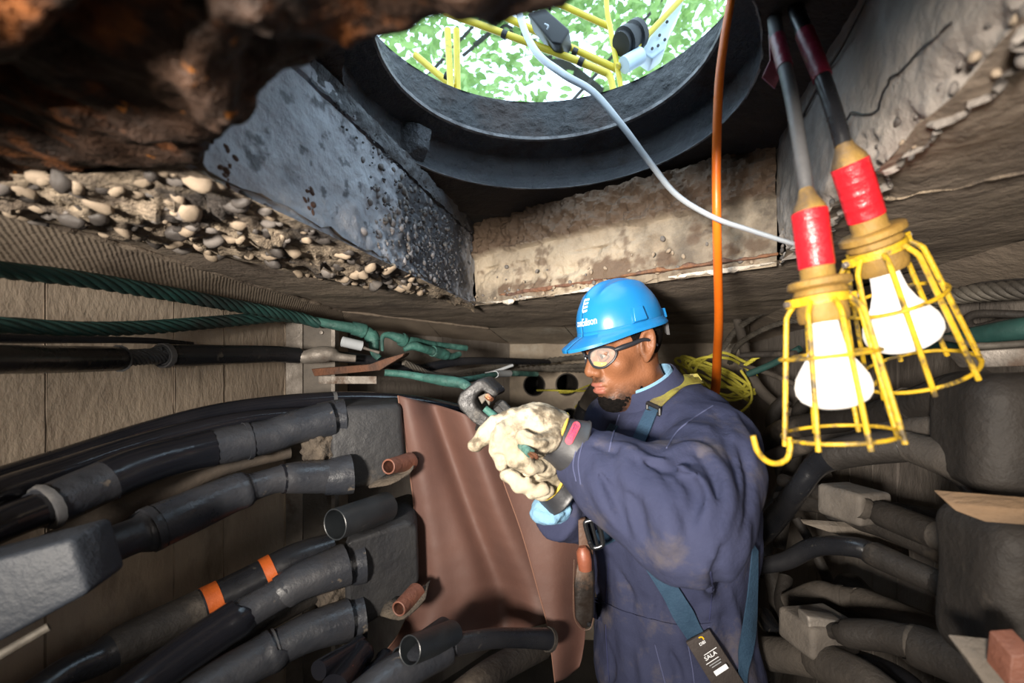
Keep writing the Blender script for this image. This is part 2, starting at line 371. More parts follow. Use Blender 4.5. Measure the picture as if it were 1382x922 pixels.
# back wall: plate with four duct mouths
def bw(px, py, back=0):
    t = (px-688)/(1012-688); d = 3.1*(1-t)+3.0*t; q = P(px, py, d); q.y += back; return q
mb = MB(); xs = [680, 698, 743, 789, 830, 900, 1022]; ys = [438, 496, 543, 590, 680, 830, 941]
holes = {(1, 1): (721, 520, 13.5), (2, 1): (765, 519, 14), (1, 2): (721, 571, 14), (2, 2): (769, 566, 13.5)}
for i in range(6):
    for j in range(6):
        x0, x1, y0, y1 = xs[i], xs[i+1], ys[j], ys[j+1]
        if (i, j) in holes:
            cx, cy, r = holes[(i, j)]; n = 32; inn, out = [], []
            for k in range(n):
                a = 2*math.pi*k/n; c, s_ = math.cos(a), math.sin(a)
                tx = ((x1-cx)/c if c > 0 else (x0-cx)/c) if abs(c) > 1e-6 else 1e9
                ty = ((y1-cy)/s_ if s_ > 0 else (y0-cy)/s_) if abs(s_) > 1e-6 else 1e9
                q = min(tx, ty); out.append(bw(cx+c*q, cy+s_*q)); inn.append(bw(cx+c*r, cy+s_*r))
            mb.add(inn+out, [(k, (k+1) % n, n+(k+1) % n, n+k) for k in range(n)])
            for k in range(n):                       # the square's corners
                a, b = 2*math.pi*k/n, 2*math.pi*(k+1)/n
                for (xx, yy) in ((x0, y0), (x1, y0), (x1, y1), (x0, y1)):
                    t = math.atan2(yy-cy, xx-cx) % (2*math.pi)
                    if a < t < b: mb.add([out[k], bw(xx, yy), out[(k+1) % n]], [(0, 1, 2)])
        else:
            mb.add([bw(x0, y0), bw(x1, y0), bw(x1, y1), bw(x0, y1)], [(0, 1, 2, 3)])
wb = S(mb.build('wall_back', X['wallb'], smooth=False))
for (i, j), (cx, cy, r) in holes.items():
    n = 32; R = [[bw(cx+r*q*math.cos(2*math.pi*k/n), cy+r*q*math.sin(2*math.pi*k/n), b) for k in range(n+1)] for q, b in ((1.12, -.002), (1.0, -.004), (.97, .02), (.97, .5), (.01, .5))]
    MB().grid(R).build('duct_mouth', X['dust2'], wb)
# chimney outline at roof level (true x, survey distance)
BL = (-.107, 1.777); BR = (.485, 1.147); NR = (.298, .365); NL = (-.300, .60)
hole_poly = [BL, BR, NR, (.25, .02), (.0, .22), (-.20, .45), NL]
outer = [(-.6615+.0676*-1.5, -1.5), (-.6615+.0676*1.95, 1.95), (-.10, 2.62), (.95, 2.5), (.83, 1.95), (.72, -1.5)]
def inpoly(x, y, poly):
    c = False; n = len(poly)
    for i in range(n):
        (x1, y1), (x2, y2) = poly[i], poly[(i+1) % n]
        if (y1 > y) != (y2 > y) and x < (x2-x1)*(y-y1)/(y2-y1)+x1: c = not c
    return c
def near(x, y, poly):
    best = None
    for i in range(len(poly)):
        a, b = np.array(poly[i]), np.array(poly[(i+1) % len(poly)]); d = b-a
        t = np.clip(np.dot(np.array((x, y))-a, d)/np.dot(d, d), 0, 1); q = a+d*t; e = np.hypot(*(q-(x, y)))
        if best is None or e < best[0]: best = (e, q)
    return best
def hceil(x, d): return .195-.008*max(0, d-.7)+(.012*(x-.2) if x > .2 else 0)
st = .03; nx, nd = int(1.9/st), int(4.3/st)
keep = {}; vs = []; fs = []
def cls(x, d): return inpoly(x, d, outer) and not inpoly(x, d, hole_poly)
gi = lambda i: -.85+i*st
gd = lambda j: -1.55+j*st
C_ = [[cls(gi(i), gd(j)) for j in range(nd)] for i in range(nx)]
def vid(i, j):
    if (i, j) not in keep:
        x, d = gi(i), gd(j)
        if not C_[i][j]:
            q = near(x, d, hole_poly) if inpoly(x, d, hole_poly) else near(x, d, outer); x, d = q[1]
        p = W2(x, d, hceil(x, d)); e = near(x, d, hole_poly)[0]; rag = max(0, 1-e/.12)
        p.z += .006*fbm(p, 7, 4, 2)+rag*(.012*fbm(p, 28, 3, 4)+.004)
        keep[(i, j)] = len(vs); vs.append(tuple(p))
    return keep[(i, j)]
for i in range(nx-1):
    for j in range(nd-1):
        if any(C_[a][b] for a in (i, i+1) for b in (j, j+1)): fs.append((vid(i, j), vid(i+1, j), vid(i+1, j+1), vid(i, j+1)))
ceil = S(MB().add(vs, fs).build('ceiling', X['ceil']))
# haunches between roof and walls, cast in lengths with seams
def haunch(name, segs, m, amp=.003):
    root = None
    for k, (a0, a1, b0, b1) in enumerate(segs):   # a: roof line, b: wall line
        g = .0025
        c = [a0.lerp(a1, g), a0.lerp(a1, 1-g), b0.lerp(b1, 1-g), b0.lerp(b1, g)]
        L = (a1-a0).length
        mb = patch(c, max(4, int(L/.025)), 8, amp, 12, seed=k+20)
        if root is None: root = S(mb.build(name, m))
        else: mb.build('haunch_length', m, root)
    return root
def ra(d): x = -.6615+.0676*d; return W2(x, d, hceil(x, d)+.002)
def wa(d): return W2(XLw(d)-.01, d, HT)
dc = [-1.5, .4, dl(405)-.12, 1.95]
dw = [-1.5, .4, dl(405)-.05, dB]
sg = [(ra(dc[i]), ra(dc[i+1]), wa(dw[i]), wa(dw[i+1])) for i in range(3)]
cA = W2(-.10, 2.62, .178); cB = Vector((P_LB.x, P_LB.y, H+.13))
sg2 = []
for i in range(2):
    sg2.append((ra(1.95).lerp(cA, i/2), ra(1.95).lerp(cA, (i+1)/2), wa(dB).lerp(cB, i/2), wa(dB).lerp(cB, (i+1)/2)))
haunch('trim_1', sg+sg2, X['haunch'])
cC = W2(.95, 2.5, .19); cD = Vector((P_RB.x, P_RB.y, H+.13))
haunch('trim_2', [(cA, cA.lerp(cC, .3), cB, cB.lerp(cD, .3)), (cA.lerp(cC, .3), cC, cB.lerp(cD, .3), cD)], X['wallb'])
rC = W2(.83, 1.95, .19); rD = W2(XRw(dR)+.01, dR, HT)
haunch('trim_3', [(cC, rC, cD, rD), (rC, W2(.75, .3, .2), rD, W2(XRw(.3)+.01, .3, HT)), (W2(.75, .3, .2), W2(.72, -1.5, .2), W2(XRw(.3)+.01, .3, HT), W2(XRw(-1.5)+.01, -1.5, HT))], X['ceil'])
# mortar ridge along the seam between roof and haunch on the left
C = catmull([ra(d)+Vector((rnd.uniform(-.003, .003), 0, -.002)) for d in np.linspace(-.2, 1.95, 40)], 4)
S(MB().tube(C, .0045+.0025*np.array([fbm(p, 60, 3) for p in C]), 8).build('trim_4', X['ceil']))
C = catmull([ra(1.95).lerp(cA, t)+Vector((0, 0, -.002)) for t in np.linspace(0, 1, 20)], 3)
S(MB().tube(C, .0045+.0025*np.array([fbm(p, 60, 3) for p in C]), 8).build('trim_5', X['ceil']))

# chimney (the square neck between roof and cast frame)
hT = .413
def edge_rag(p, u, v):      # v = 0 at the lower edge
    return 0
def lowp(a): return W2(a[0], a[1], hceil(*a)-.004)
def topp(a): return W2(a[0], a[1], hT)
nk = 60
def neckface(name, A, B, m, amp, extra, nu, nv):
    c = [lowp(A), lowp(B), topp(B), topp(A)]
    mb = patch(c, nu, nv, amp, 14, seed=5, extra=extra)
    return S(mb.build(name, m)), c
NL2 = (-.335, .42)
def lextra(p, u, v):
    return .004*fbm(p, 60, 3, 9)*max(0, min(1, (u-.35)*4)) - .010*max(0, 1-abs(v-.86+.25*(u-.5)*0)/.02)*(u > .2)
left_face, cL = neckface('wall_neck_left', NL2, BL, X['neck'], .004, lextra, 260, 90)
# soot and washed-out gravel: dirt that lies on this face
def dirtm(u, v, p):
    g = max(0, 1-((u-.72)/.27)**2)*max(0, 1-((v-.45)/.62)**2)
    a = max(0, min(1, (g*1.25+.55*fbm(p, 16, 5, 2)-.28)*2.2)); a = max(a, max(0, min(1, (v-.74+.25*fbm(p, 14, 4, 7))*5))*min(1, max(0, u-.2)*3))
    a = max(a, max(0, min(1, (fbm(p, 38, 4, 12)-.42)*6))*.8); return a
me_ = left_face.data; dl_ = []
for i in range(261):
    for j in range(91): dl_.append(dirtm(i/260, j/90, bil([Vector(q) for q in cL], i/260, j/90)))
at = me_.attributes.new('dirt', 'FLOAT', 'POINT'); at.data.foreach_set('value', dl_)
nt = X['neck'].node_tree; bs = nt.nodes['Principled BSDF']; ln = bs.inputs['Base Color'].links[0]; src = ln.from_socket
mx = nt.nodes.new('ShaderNodeMix'); mx.data_type = 'RGBA'; an_ = nt.nodes.new('ShaderNodeAttribute'); an_.attribute_name = 'dirt'
nt.links.new(an_.outputs['Fac'], mx.inputs[0]); nt.links.new(src, mx.inputs[6]); mx.inputs[7].default_value = (.055, .055, .062, 1); nt.links.new(mx.outputs[2], bs.inputs['Base Color'])
back_face, cB_ = neckface('wall_neck_back', BL, BR, X['neckb'], .006, lambda p, u, v: -.012*max(0, fbm(p, 16, 5, 3)-.05)*(1.6 if v < .45 else .5)+(.016+.016*fbm(p, 40, 5, 6))*max(0, min(1, (v-.58-.06*fbm(p, 9, 3, 2))*26)), 200, 70)
dl_ = []
for i in range(201):
    for j in range(71):
        u, v = i/200, j/70; p = bil([Vector(q) for q in cB_], u, v)
        a = max(0, min(1, (v-.58-.06*fbm(p, 9, 3, 2))*20))*.92
        a = max(a, .9*max(0, min(1, (fbm(p, 13, 5, 11)+.30-abs(v-.17)*3.2-(.25 if u < .12 else 0))*4)))
        dl_.append(max(a, .75*max(0, min(1, (fbm(p, 20, 5, 17)-.32)*4))))
back_face.data.attributes.new('dirt', 'FLOAT', 'POINT').data.foreach_set('value', dl_)
nt = X['neckb'].node_tree; bs = nt.nodes['Principled BSDF']; src = bs.inputs['Base Color'].links[0].from_socket
mx = nt.nodes.new('ShaderNodeMix'); mx.data_type = 'RGBA'; an_ = nt.nodes.new('ShaderNodeAttribute'); an_.attribute_name = 'dirt'
nt.links.new(an_.outputs['Fac'], mx.inputs[0]); nt.links.new(src, mx.inputs[6]); mx.inputs[7].default_value = (.085, .052, .032, 1); nt.links.new(mx.outputs[2], bs.inputs['Base Color'])
right_face, cR = neckface('wall_neck_right', BR, (.22, .0), X['neckr'], .005, lambda p, u, v: -.022*max(0, min(1, (.25+.14*fbm(p, 12, 3, 8)-v)*7))*(.5+1.1*fbm(p, 26, 5, 2)), 240, 80)
front_face, cF = neckface('wall_neck_front', (.22, .0), NL2, X['neckdark'], .005, None, 30, 10)
# street slab around the cast frame, closing the earth above the roof
RC = Vector((.055, .74))
def ringpt(R, a, h, e=(0, 0)): return Vector((RC.x+R*math.cos(a), RC.y+R*math.sin(a), H+h))
n = 96
def annulus(r0, h0, sq, h1, mb):
    inn, out = [], []
    for k in range(n):
        a = 2*math.pi*k/n; c, s_ = math.cos(a), math.sin(a); q = sq/max(abs(c), abs(s_))
        inn.append(ringpt(r0, a, h0)); out.append(ringpt(q, a, h1))
    mb.add(inn+out, [(k, (k+1) % n, n+(k+1) % n, n+k) for k in range(n)])
mb = MB(); annulus(.40, .415, 3.2, .415, mb); annulus(.372, .66, 3.2, .66, mb)
q = [Vector((x*3.2+RC.x, y*3.2+RC.y, 0)) for x, y in ((-1, -1), (1, -1), (1, 1), (-1, 1))]
for i in range(4): mb.add([q[i]-Vector((0, 0, .02)), q[(i+1) % 4]-Vector((0, 0, .02)), q[(i+1) % 4]+Vector((0, 0, H+.66)), q[i]+Vector((0, 0, H+.66))], [(0, 1, 2, 3)])
S(mb.build('trim_6', X['grnd'], smooth=False))
# the cast iron frame: stepped ring with a lifting lug on its wall
def ringrough(mb_prof, amp, seed, nseg=300):
    G = []
    for k in range(nseg+1):
        a = 2*math.pi*k/nseg; row = []
        for (R, h, am) in mb_prof:
            p = ringpt(R, a, h); e = am*(fbm(p, 26, 4, seed)+.5*max(0, fbm(p, 70, 3, seed+3))); row.append(tuple(ringpt(R+e, a, h+.5*e)))
        G.append(row)
    return MB().grid(G)
mf = empty('manhole_frame', (RC.x, RC.y, H+.405), 'round black tarred cast iron manhole frame overhead at the top of the pit', 'manhole frame')
dens = lambda a, b, k: [(a[0]+(b[0]-a[0])*t, a[1]+(b[1]-a[1])*t, k) for t in np.linspace(0, 1, 15)[:-1]]
ringrough(dens((.345, .655), (.338, .60), .004)+dens((.338, .60), (.330, .545), .005)+dens((.330, .545), (.276, .533), .003), 0, 1).build('cover_seat', X['iron'], mf)
ringrough([(.277, .5345, .002), (.2735, .533, .0015), (.2735, .5265, .0015), (.278, .524, .002)], 0, 4).build('seat_lip', X['ironedge'], mf)
ringrough(dens((.278, .5245), (.334, .512), .003)+dens((.334, .512), (.340, .47), .004)+dens((.340, .47), (.316, .433), .005)+[(.316, .433, .002)], 0, 2).build('skirt', X['skirt'], mf)
ringrough([(.316, .4335, .002), (.3145, .4315, .0015), (.317, .4295, .0015)], 0, 6).build('skirt_edge', X['ironedge'], mf)
ringrough(dens((.316, .430), (.43, .402), .004)+[(.43, .402, .003), (.44, .42, .002)], 0, 3).build('base_flange', X['ironrust'], mf)
ringrough([(.345, .655, .002), (.36, .662, .001), (.40, .662, 0), (.40, .60, 0)], 0, 7).build('rim', X['iron'], mf)
la = math.atan2(P(567, 190, 1).y*1.0-RC.y, 0)
# lug: find the wall point behind picture position (560,185)
ray = Vector(((560-CX)/FT, 1, (HY-185)/FT))
tbest = min(np.linspace(.3, 2, 400), key=lambda t: abs((Vector((ray.x*t, ray.y*t))-RC).length-.325)+ (9 if ray.y*t < RC.y else 0))
pl = Vector((ray.x*tbest, ray.y*tbest, H+ray.z*tbest)); ang = math.atan2(pl.y-RC.y, pl.x-RC.x)
rad = Vector((math.cos(ang), math.sin(ang), 0)); tan = Vector((-math.sin(ang), math.cos(ang), 0)); up = Vector((0, 0, 1))
pp = lambda r, t, z: Vector((RC.x, RC.y, 0))+rad*r+tan*t+up*(H+z)
MB().hexa([pp(.345, -.045, .520), pp(.345, .035, .520), pp(.345, .03, .432), pp(.345, -.03, .432)], [pp(.293, -.020, .505), pp(.296, .014, .505), pp(.300, .012, .462), pp(.298, -.016, .462)]).build('lug', X['skirt'], mf, bevel=.004)
# ------------------------------------------------------------------ rust, rubble, pebbles
def Ph(px, py, h): return P(px, py, h*F/(HY-py))
def poly2(p, poly):
    q = np.array(poly, np.float32); x = p[..., :2]; d = None; s_ = np.ones(x.shape[:-1], np.float32)
    for i in range(len(q)):
        a, b = q[i], q[(i+1) % len(q)]; e = b-a; w_ = x-a
        t = np.clip((w_@e)/(e@e), 0, 1); v = w_-t[..., None]*e; dd = (v*v).sum(-1)
        d = dd if d is None else np.minimum(d, dd)
        c1 = (x[..., 1] >= a[1]); c2 = (x[..., 1] < b[1]); c3 = (e[0]*w_[..., 1] > e[1]*w_[..., 0])
        s_ = np.where((c1 & c2 & c3) | (~c1 & ~c2 & ~c3), -s_, s_)
    return s_*np.sqrt(d)
def flake(pxs, h, back):
    return [tuple(Ph(x, y, h)[:2]) for x, y in pxs]+back
layA = flake([(60, 118), (108, 138), (180, 170), (240, 200), (276, 206), (300, 186), (340, 164), (365, 146), (395, 131), (445, 121), (500, 101), (560, 88), (600, 70), (650, 46), (735, 0)], .168, [(.045, .12), (.05, -.15), (-.8, -.15), (-.8, .19)])
layB = flake([(-60, 250), (40, 246), (110, 246), (180, 236), (235, 226), (262, 212), (262, 190)], .186, [(-.2, .2), (-.85, .2)])
layC = flake([(-60, 130), (0, 66), (60, 28), (112, 0), (150, -40)], .150, [(-.05, .05), (-.05, -.12), (-.8, -.12), (-.8, .12)])
layD = flake([(250, 120), (262, 90), (250, 60), (300, 20), (350, 30), (385, 55), (370, 80), (330, 105), (338, 130), (300, 170), (270, 160)], .160, [])
def rust_sdf(p):
    z = p[..., 2]-H; n1 = vnoise(p, 16)*.010+vnoise(p+9, 45)*.005+vnoise(p+5, 110)*.0022
    tl = lambda L, lo, hi: smax(poly2(p, L)+vnoise(p+3, 30)*.006, np.maximum(lo-z, z-hi), .008)
    a = tl(layA, .168, .27); b = tl(layB, .186, .27); c = tl(layC, .152, .2); d = tl(layD, .161, .2)
    g = np.minimum(np.minimum(a, b), np.minimum(c, d))+n1
    return np.maximum(g, z-.265)
V, Fc = nets(rust_sdf, (-.72, -.06, H+.13), (.1, .56, H+.27), .0042)
rust = meshobj('rusted_beam', V, Fc, X['rust'])
tag(rust, 'thick flaking orange-brown rusted steel overhead at the upper left, close by', 'rusted steel')

class Stones:
    def __init__(s, seed, n=6):
        r = random.Random(seed); s.me = []
        for k in range(n):
            bm = bmesh.new(); bmesh.ops.create_icosphere(bm, subdivisions=2, radius=1)
            pl_ = [(Vector((r.gauss(0, 1), r.gauss(0, 1), r.gauss(0, 1))).normalized(), r.uniform(.55, .8)) for _ in range(7)] if n > 4 else []
            for v in bm.verts:
                for nn_, dd_ in pl_:
                    e_ = v.co.dot(nn_)-dd_
                    if e_ > 0: v.co -= nn_*e_*.92
            sc = Vector((1, r.uniform(.65, .9), r.uniform(.5, .75)))
            for v in bm.verts:
                q = v.co.copy(); v.co = Vector([q[i]*sc[i] for i in range(3)])*((1.3 if n > 4 else 1)*(1+.2*fbm(q, 1.3, 3, seed+k)))
            me = bpy.data.meshes.new('stone'); bm.to_mesh(me); bm.free()
            me.polygons.foreach_set('use_smooth', [True]*len(me.polygons)); s.me.append(me)
    def put(s, name, m, parent, p, n, size, r):
        k = r.randrange(len(s.me)); key = (k, m.name)
        if not hasattr(s, 'c'): s.c = {}
        if key not in s.c:
            me = s.me[k].copy(); me.materials.append(m); s.c[key] = me
        o = bpy.data.objects.new(name, s.c[key]); COL.objects.link(o); o.parent = parent; o.location = Vector(p)-WL[parent]
        o.rotation_euler = (Vector(n).to_track_quat('Z', 'Y').to_matrix() @ Matrix.Rotation(r.uniform(0, 6.28), 3, 'Z') @ Matrix.Rotation(r.uniform(-.4, .4), 3, 'X')).to_euler(); o.scale = (size,)*3
        return o
st_big, st_small = Stones(1), Stones(40, 4)
T_ = catmull([Ph(*q, .190) for q in [(-80, 226), (60, 230), (160, 226), (250, 222), (330, 260), (420, 302), (500, 341), (560, 370), (640, 409)]], 14)
B_ = catmull([Ph(*q, .188) for q in [(-80, 270), (60, 296), (160, 318), (245, 335), (330, 350), (420, 372), (500, 386), (560, 394), (640, 414)]], 14)
G = []
for i in range(len(T_)):
    row = []
    for j in range(19):
        v = j/18; p = Vector(T_[i]*(1-v)+B_[i]*v); e = math.sin(math.pi*v)
        p.z -= (.004+.016*e*(.55+fbm(p, 22, 4, 3))+.006*fbm(p, 70, 3, 5)*e); row.append(tuple(p))
    G.append(row)
rub = S(MB().grid(G).build('trim_7', X['rubble']))
G = np.array(G)
for k in range(330):
    i = rnd.randrange(2, int(len(G)*.9)); j = rnd.randrange(1, 18)
    if i < 30 and rnd.random() < .3: continue
    st_big.put('stone', X[rnd.choice(['stoneA', 'stoneA', 'stoneB', 'stoneD'])], rub, G[i, j]+np.array((0, 0, rnd.uniform(.000, .005))), (rnd.uniform(-.3, .3), -.4, -1), rnd.choice([.003, .004, .005, .006, .007, .009, .011, .013]), rnd)
# sooty mortar bed along the top of the left neck face
def fc(c, u, v): return bil(c, u, v)
nL = (cL[1]-cL[0]).cross(cL[3]-cL[0]).normalized()
if nL.dot(Vector((.1, .7, H))-cL[0]) < 0: nL = -nL
c = [fc(cL, .30, .86)+nL*.004, fc(cL, 1, .84)+nL*.004, fc(cL, 1, 1.0)+nL*.006, fc(cL, .30, 1.0)+nL*.006]
mb = patch(c, 90, 10, .006, 40, seed=3); mb.build('mortar_bed', X['neckdark'], left_face)
def gran(c, n, parent, count, dens, names, sizes, seed, out=.0):
    r = random.Random(seed); k = 0; t = 0
    while k < count and t < count*40:
        t += 1; u, v = r.random(), r.random()
        if r.random() > dens(u, v): continue
        p = fc(c, u, v)+n*(.004*fbm(fc(c, u, v), 14, 4, 5)+out)
        st_small.put('pebble', X[r.choice(names)], parent, p, n, r.choice(sizes), r); k += 1
dn = lambda u, v: (max(0, 1-((u-.66)/.24)**2))*(max(0, 1-((v-.42)/.44)**2))
gran(cL, nL, left_face, 230, dn, ['stoneC', 'stoneC', 'stoneB'], [.0035, .0045, .0055, .007, .0085], 5)
mb = MB(); r_ = random.Random(9)
for k in range(1500):                                   # grit too small to pick apart
    u, v = r_.random(), r_.random()
    if r_.random() > max(dn(u, v), .6 if (v > .72 and u > .35) else 0): continue
    p = fc(cL, u, v)+nL*.003; s_ = r_.uniform(.0015, .0035)
    q = Matrix.Rotation(r_.uniform(0, 6), 3, nL)
    vv = [p+q @ (Vector(d_)*s_) for d_ in ((1, 0, 0), (-1, 0, 0), (0, 1, 0), (0, -1, 0), (0, 0, 1), (0, 0, -1))]
    mb.add(vv, [(0, 2, 4), (2, 1, 4), (1, 3, 4), (3, 0, 4), (2, 0, 5), (1, 2, 5), (3, 1, 5), (0, 3, 5)])
tag(mb.build('grit', X['neckdark'], left_face), kind='stuff')
# rust stains weeping out of the left neck face
for (x, y, sz) in ((305, 225, .012), (417, 265, .016)):
    q = min(((Vector(((fc(cL, a/100, b/40)-Vector((0, 0, H))).x/ (fc(cL, a/100, b/40).y)*FT+CX-x, HY-(fc(cL, a/100, b/40).z-H)/fc(cL, a/100, b/40).y*FT-y))).length, a/100, b/40) for a in range(101) for b in range(41))
    p = fc(cL, q[1], q[2]); up_ = (cL[3]-cL[0]).normalized()
    sd_ = up_.cross(nL)
    for k in range(16):
        q_ = p+up_*rnd.uniform(-1.7, 1.7)*sz+sd_*rnd.gauss(0, .35)*sz
        st_small.put('rust_flake', X['rustbar'], left_face, q_-nL*.001, nL, rnd.choice([.003, .004, .0055]), rnd)
# white mortar and a rusted bar along the lower back edge
A, B = lowp(BL), lowp(BR); nB = Vector((-(B-A).y, (B-A).x, 0)).normalized()
if nB.y > 0: nB = -nB
def strip(name, t0, t1, dz, out, r, m, parent, seed, flat=.8):
    ts = np.linspace(t0, t1, 44); C = [A.lerp(B, t)+Vector((0, 0, dz))+nB*out+Vector((0, 0, .004*fbm((t*9, seed, 0), 1, 3))) for t in ts]
    rr = [r*(.75+.45*fbm((t*26, seed, 2), 1, 3))*min(1, .3+6*min(t-t0, t1-t)) for t in ts]
    MB().tube(C, rr, 12, flat=flat, wob=lambda V: .0022*np.sin(V*410+seed)).build(name, m, parent)
strip('mortar_ridge', .02, .34, .002, .004, .0085, X['render'], back_face, 1)
strip('mortar_ridge', .36, .60, .001, .004, .0075, X['render'], back_face, 2)
strip('mortar_ridge', .74, 1.0, .004, .006, .0085, X['render'], back_face, 3)
strip('rebar', .12, .55, .020, .002, .006, X['rustbar'], back_face, 4)
strip('rebar', .5, 1.0, .022, .006, .009, X['rustbar'], back_face, 5)
nBf = nB
gran(cB_, nB, back_face, 60, lambda u, v: 1 if v < .3 else .05, ['stoneA', 'stoneB'], [.003, .004, .005, .006], 8, .004)
# broken lower edge of the right neck face
nR = (cR[1]-cR[0]).cross(cR[3]-cR[0]).normalized()
if nR.dot(Vector((.1, .7, H))-cR[0]) < 0: nR = -nR
gran(cR, nR, right_face, 130, lambda u, v: 1 if v < .2 else (.4 if v < .28 else 0), ['stoneA', 'stoneB', 'stoneD'], [.002, .003, .004, .005, .006], 12, -.006)
# cracks in the right face: thin open seams
def onface(c, n, pxs, off=.0012):
    out = []; p0 = c[0]
    for x, y in pxs:
        d = Vector(((x-CX)/FT, 1, (HY-y)/FT)); o = Vector((0, 0, H)); t = (p0-o).dot(n)/d.dot(n); out.append(o+d*t+n*off)
    return out
C = catmull(onface(cR, nR, [(1140, 178), (1152, 152), (1170, 154), (1186, 150), (1196, 128), (1206, 106), (1222, 95), (1240, 74), (1262, 56), (1290, 30)], .003), 5)
MB().tube(C+np.array([fbm(p, 90, 2)*.002 for p in C])[:, None]*np.array(nR), .0011, 5).build('crack', X['black'], right_face)
C = catmull(onface(cR, nR, [(1078, 172), (1100, 130), (1118, 97), (1140, 62), (1162, 20), (1175, -5)], .003), 5)
MB().tube(C, .0018, 5).build('crack', X['black'], right_face)
# mortar drip edge on the right roof
C = catmull([Ph(x, y, .196) for x, y in ((1120, 278), (1180, 268), (1215, 268), (1250, 258), (1290, 255), (1330, 243), (1400, 230))], 10)
S(MB().tube(C, [.0016*(1+.9*fbm(p, 90, 3)) for p in C], 6).build('trim_8', X['rubble']))
# ------------------------------------------------------------------ cables and joints
def path(pts, n=8):
    A = catmull([[*P(x, y, d), wd/2/F*d] for x, y, d, wd in pts], n); return A[:, :3], np.maximum(A[:, 3], .0006)
def cable(name, pts, m, label, cat='cable', parts=(), group=None, seg=14, n=8, flat=1.0):
    C, r = path(pts, n)
    Lp_ = len(C)-1
    def far(q): return q[0] <= -50 or (q[0] >= 1395 and q[2] < .9) or q[1] > 932
    def runon(c0, c1):                       # the run goes on along the wall beyond the frame
        t = (c0-c1)/np.linalg.norm(c0-c1); w_ = np.array((-.139, -.99, max(-.25, min(.25, t[2])))); return [c0+(t*(1-k)+w_*k)*.28*i for i, k in ((1, .4), (2, .8), (3, 1.))]
    E0 = runon(C[0], C[1])[::-1] if far(pts[0]) else []; E1 = runon(C[-1], C[-2]) if far(pts[-1]) else []
    Cx = np.array(E0+list(C)+E1); rx = np.array([r[0]]*len(E0)+list(r)+[r[-1]]*len(E1))
    o = MB().tube(Cx, rx, seg, flat=flat).build(name, X[m])
    tag(o, label, cat, group)
    L = len(C)-1
    for pt in parts:
        pn, t0, t1, k, pm = pt[:5]
        ts = np.linspace(t0*L, t1*L, max(4, int((t1-t0)*L*1.5)+2)); ii = np.arange(L+1)
        CC = np.stack([np.interp(ts, ii, C[:, i]) for i in range(3)], 1); rr = np.interp(ts, ii, r)*k
        if len(pt) > 6 and pt[6] == 'taper': rr = rr*np.minimum(1, .75+2.2*np.minimum(np.linspace(0, 1, len(ts)), np.linspace(1, 0, len(ts))))
        q = MB().tube(CC, rr, seg).build(pn, X[pm], o)
        if len(pt) > 5 and pt[5]: q['label'] = pt[5]
    return o
def strands(C, r, ns, turns, rs=.34, seg=6):
    T, N, B = frames(C); L = np.concatenate([[0], np.cumsum(np.linalg.norm(np.diff(C, axis=0), axis=1))]); mb = MB()
    for k in range(ns):
        a = 2*math.pi*(k/ns)+turns*2*math.pi*L/L[-1]
        q = C+(r*(1-rs))[:, None]*(np.cos(a)[:, None]*N+np.sin(a)[:, None]*B); mb.tube(q, r*rs, seg)
    mb.tube(C, r*.62, 8); return mb
def twisted(name, pts, m, label, ns=7, turns=9, cat='cable', group=None, n=14, rs=.36):
    if pts[0][0] <= -50: x0_, y0_, d0_, w0_ = pts[0]; pts = [(x0_*2.6-60, y0_, d0_*.72, w0_*1.4), (x0_-60, y0_, d0_*.9, w0_*1.1)]+pts
    C, r = path(pts, n); o = strands(C, r, ns, turns, rs).build(name, X[m], angle=80); return tag(o, label, cat, group)
def hollow(mb, a, b, r0, r1, th, seg=28, depth=.9):
    a, b = Vector(a), Vector(b); ax = (b-a); L = ax.length
    return mb.lathe([(L, 0.0001), (L, r1), (0, r0), (-th*.3, r0-th*.5), (0, r0-th), (L*depth, r1-th), (L*depth, .0001)], a, ax, seg)
def splice(name, px0, py0, px1, py1, d0, d1, depth, m, label, bev=.02, cat='cable joint', skew=0, n=0):
    # a joint housing: front face between two picture edges (left at d0, right at d1) and thickness going away
    a, b = P(px0, py0, d0), P(px1, py0+skew, d1); c, e = P(px1, py1+skew, d1), P(px0, py1, d0)
    nrm = (b-a).cross(e-a).normalized()
    if nrm.y < 0: nrm = -nrm
    o = MB().hexa([a, b, c, e], [q+nrm*depth for q in (a, b, c, e)]).build(name, X[m], bevel=bev)
    tag(o, label, cat); return o
# --- left wall, from the roof down
twisted('ground_cable', [(-60, 352, .70, 27), (0, 364, .78, 25), (110, 377, .93, 23), (230, 397, 1.15, 21), (330, 415, 1.4, 18), (400, 428, 1.62, 16), (430, 437, 1.69, 14)], 'green', 'thick green twisted copper cable along the left wall, the upper one of the two', ns=6, turns=6.5, rs=.42, group='green twisted cables on the left wall')
twisted('ground_cable', [(-60, 443, .70, 25), (0, 439, .77, 24), (110, 444, .92, 21), (200, 442, 1.1, 20), (300, 434, 1.36, 18), (380, 428, 1.60, 15), (422, 434, 1.69, 12)], 'green', 'thick green twisted copper cable along the left wall, the lower one of the two', ns=6, turns=6, rs=.42, group='green twisted cables on the left wall')
o = cable('insulated_cable', [(-60, 486, .66, 42), (0, 485, .74, 39), (80, 485, .88, 36), (158, 484, 1.02, 31), (166, 483, 1.03, 22), (214, 481, 1.12, 20), (222, 480, 1.14, 30), (300, 479, 1.32, 26), (366, 478, 1.5, 22), (402, 480, 1.6, 21)], 'strandblk', 'black cable on the left wall stripped open to show bare strands', parts=[('sleeve', 0, .355, 1.05, 'blk'), ('collar', .345, .36, 1.22, 'cordgrey'), ('sleeve', .66, 1, 1.04, 'blk'), ('collar', .655, .672, 1.14, 'cordgrey')])
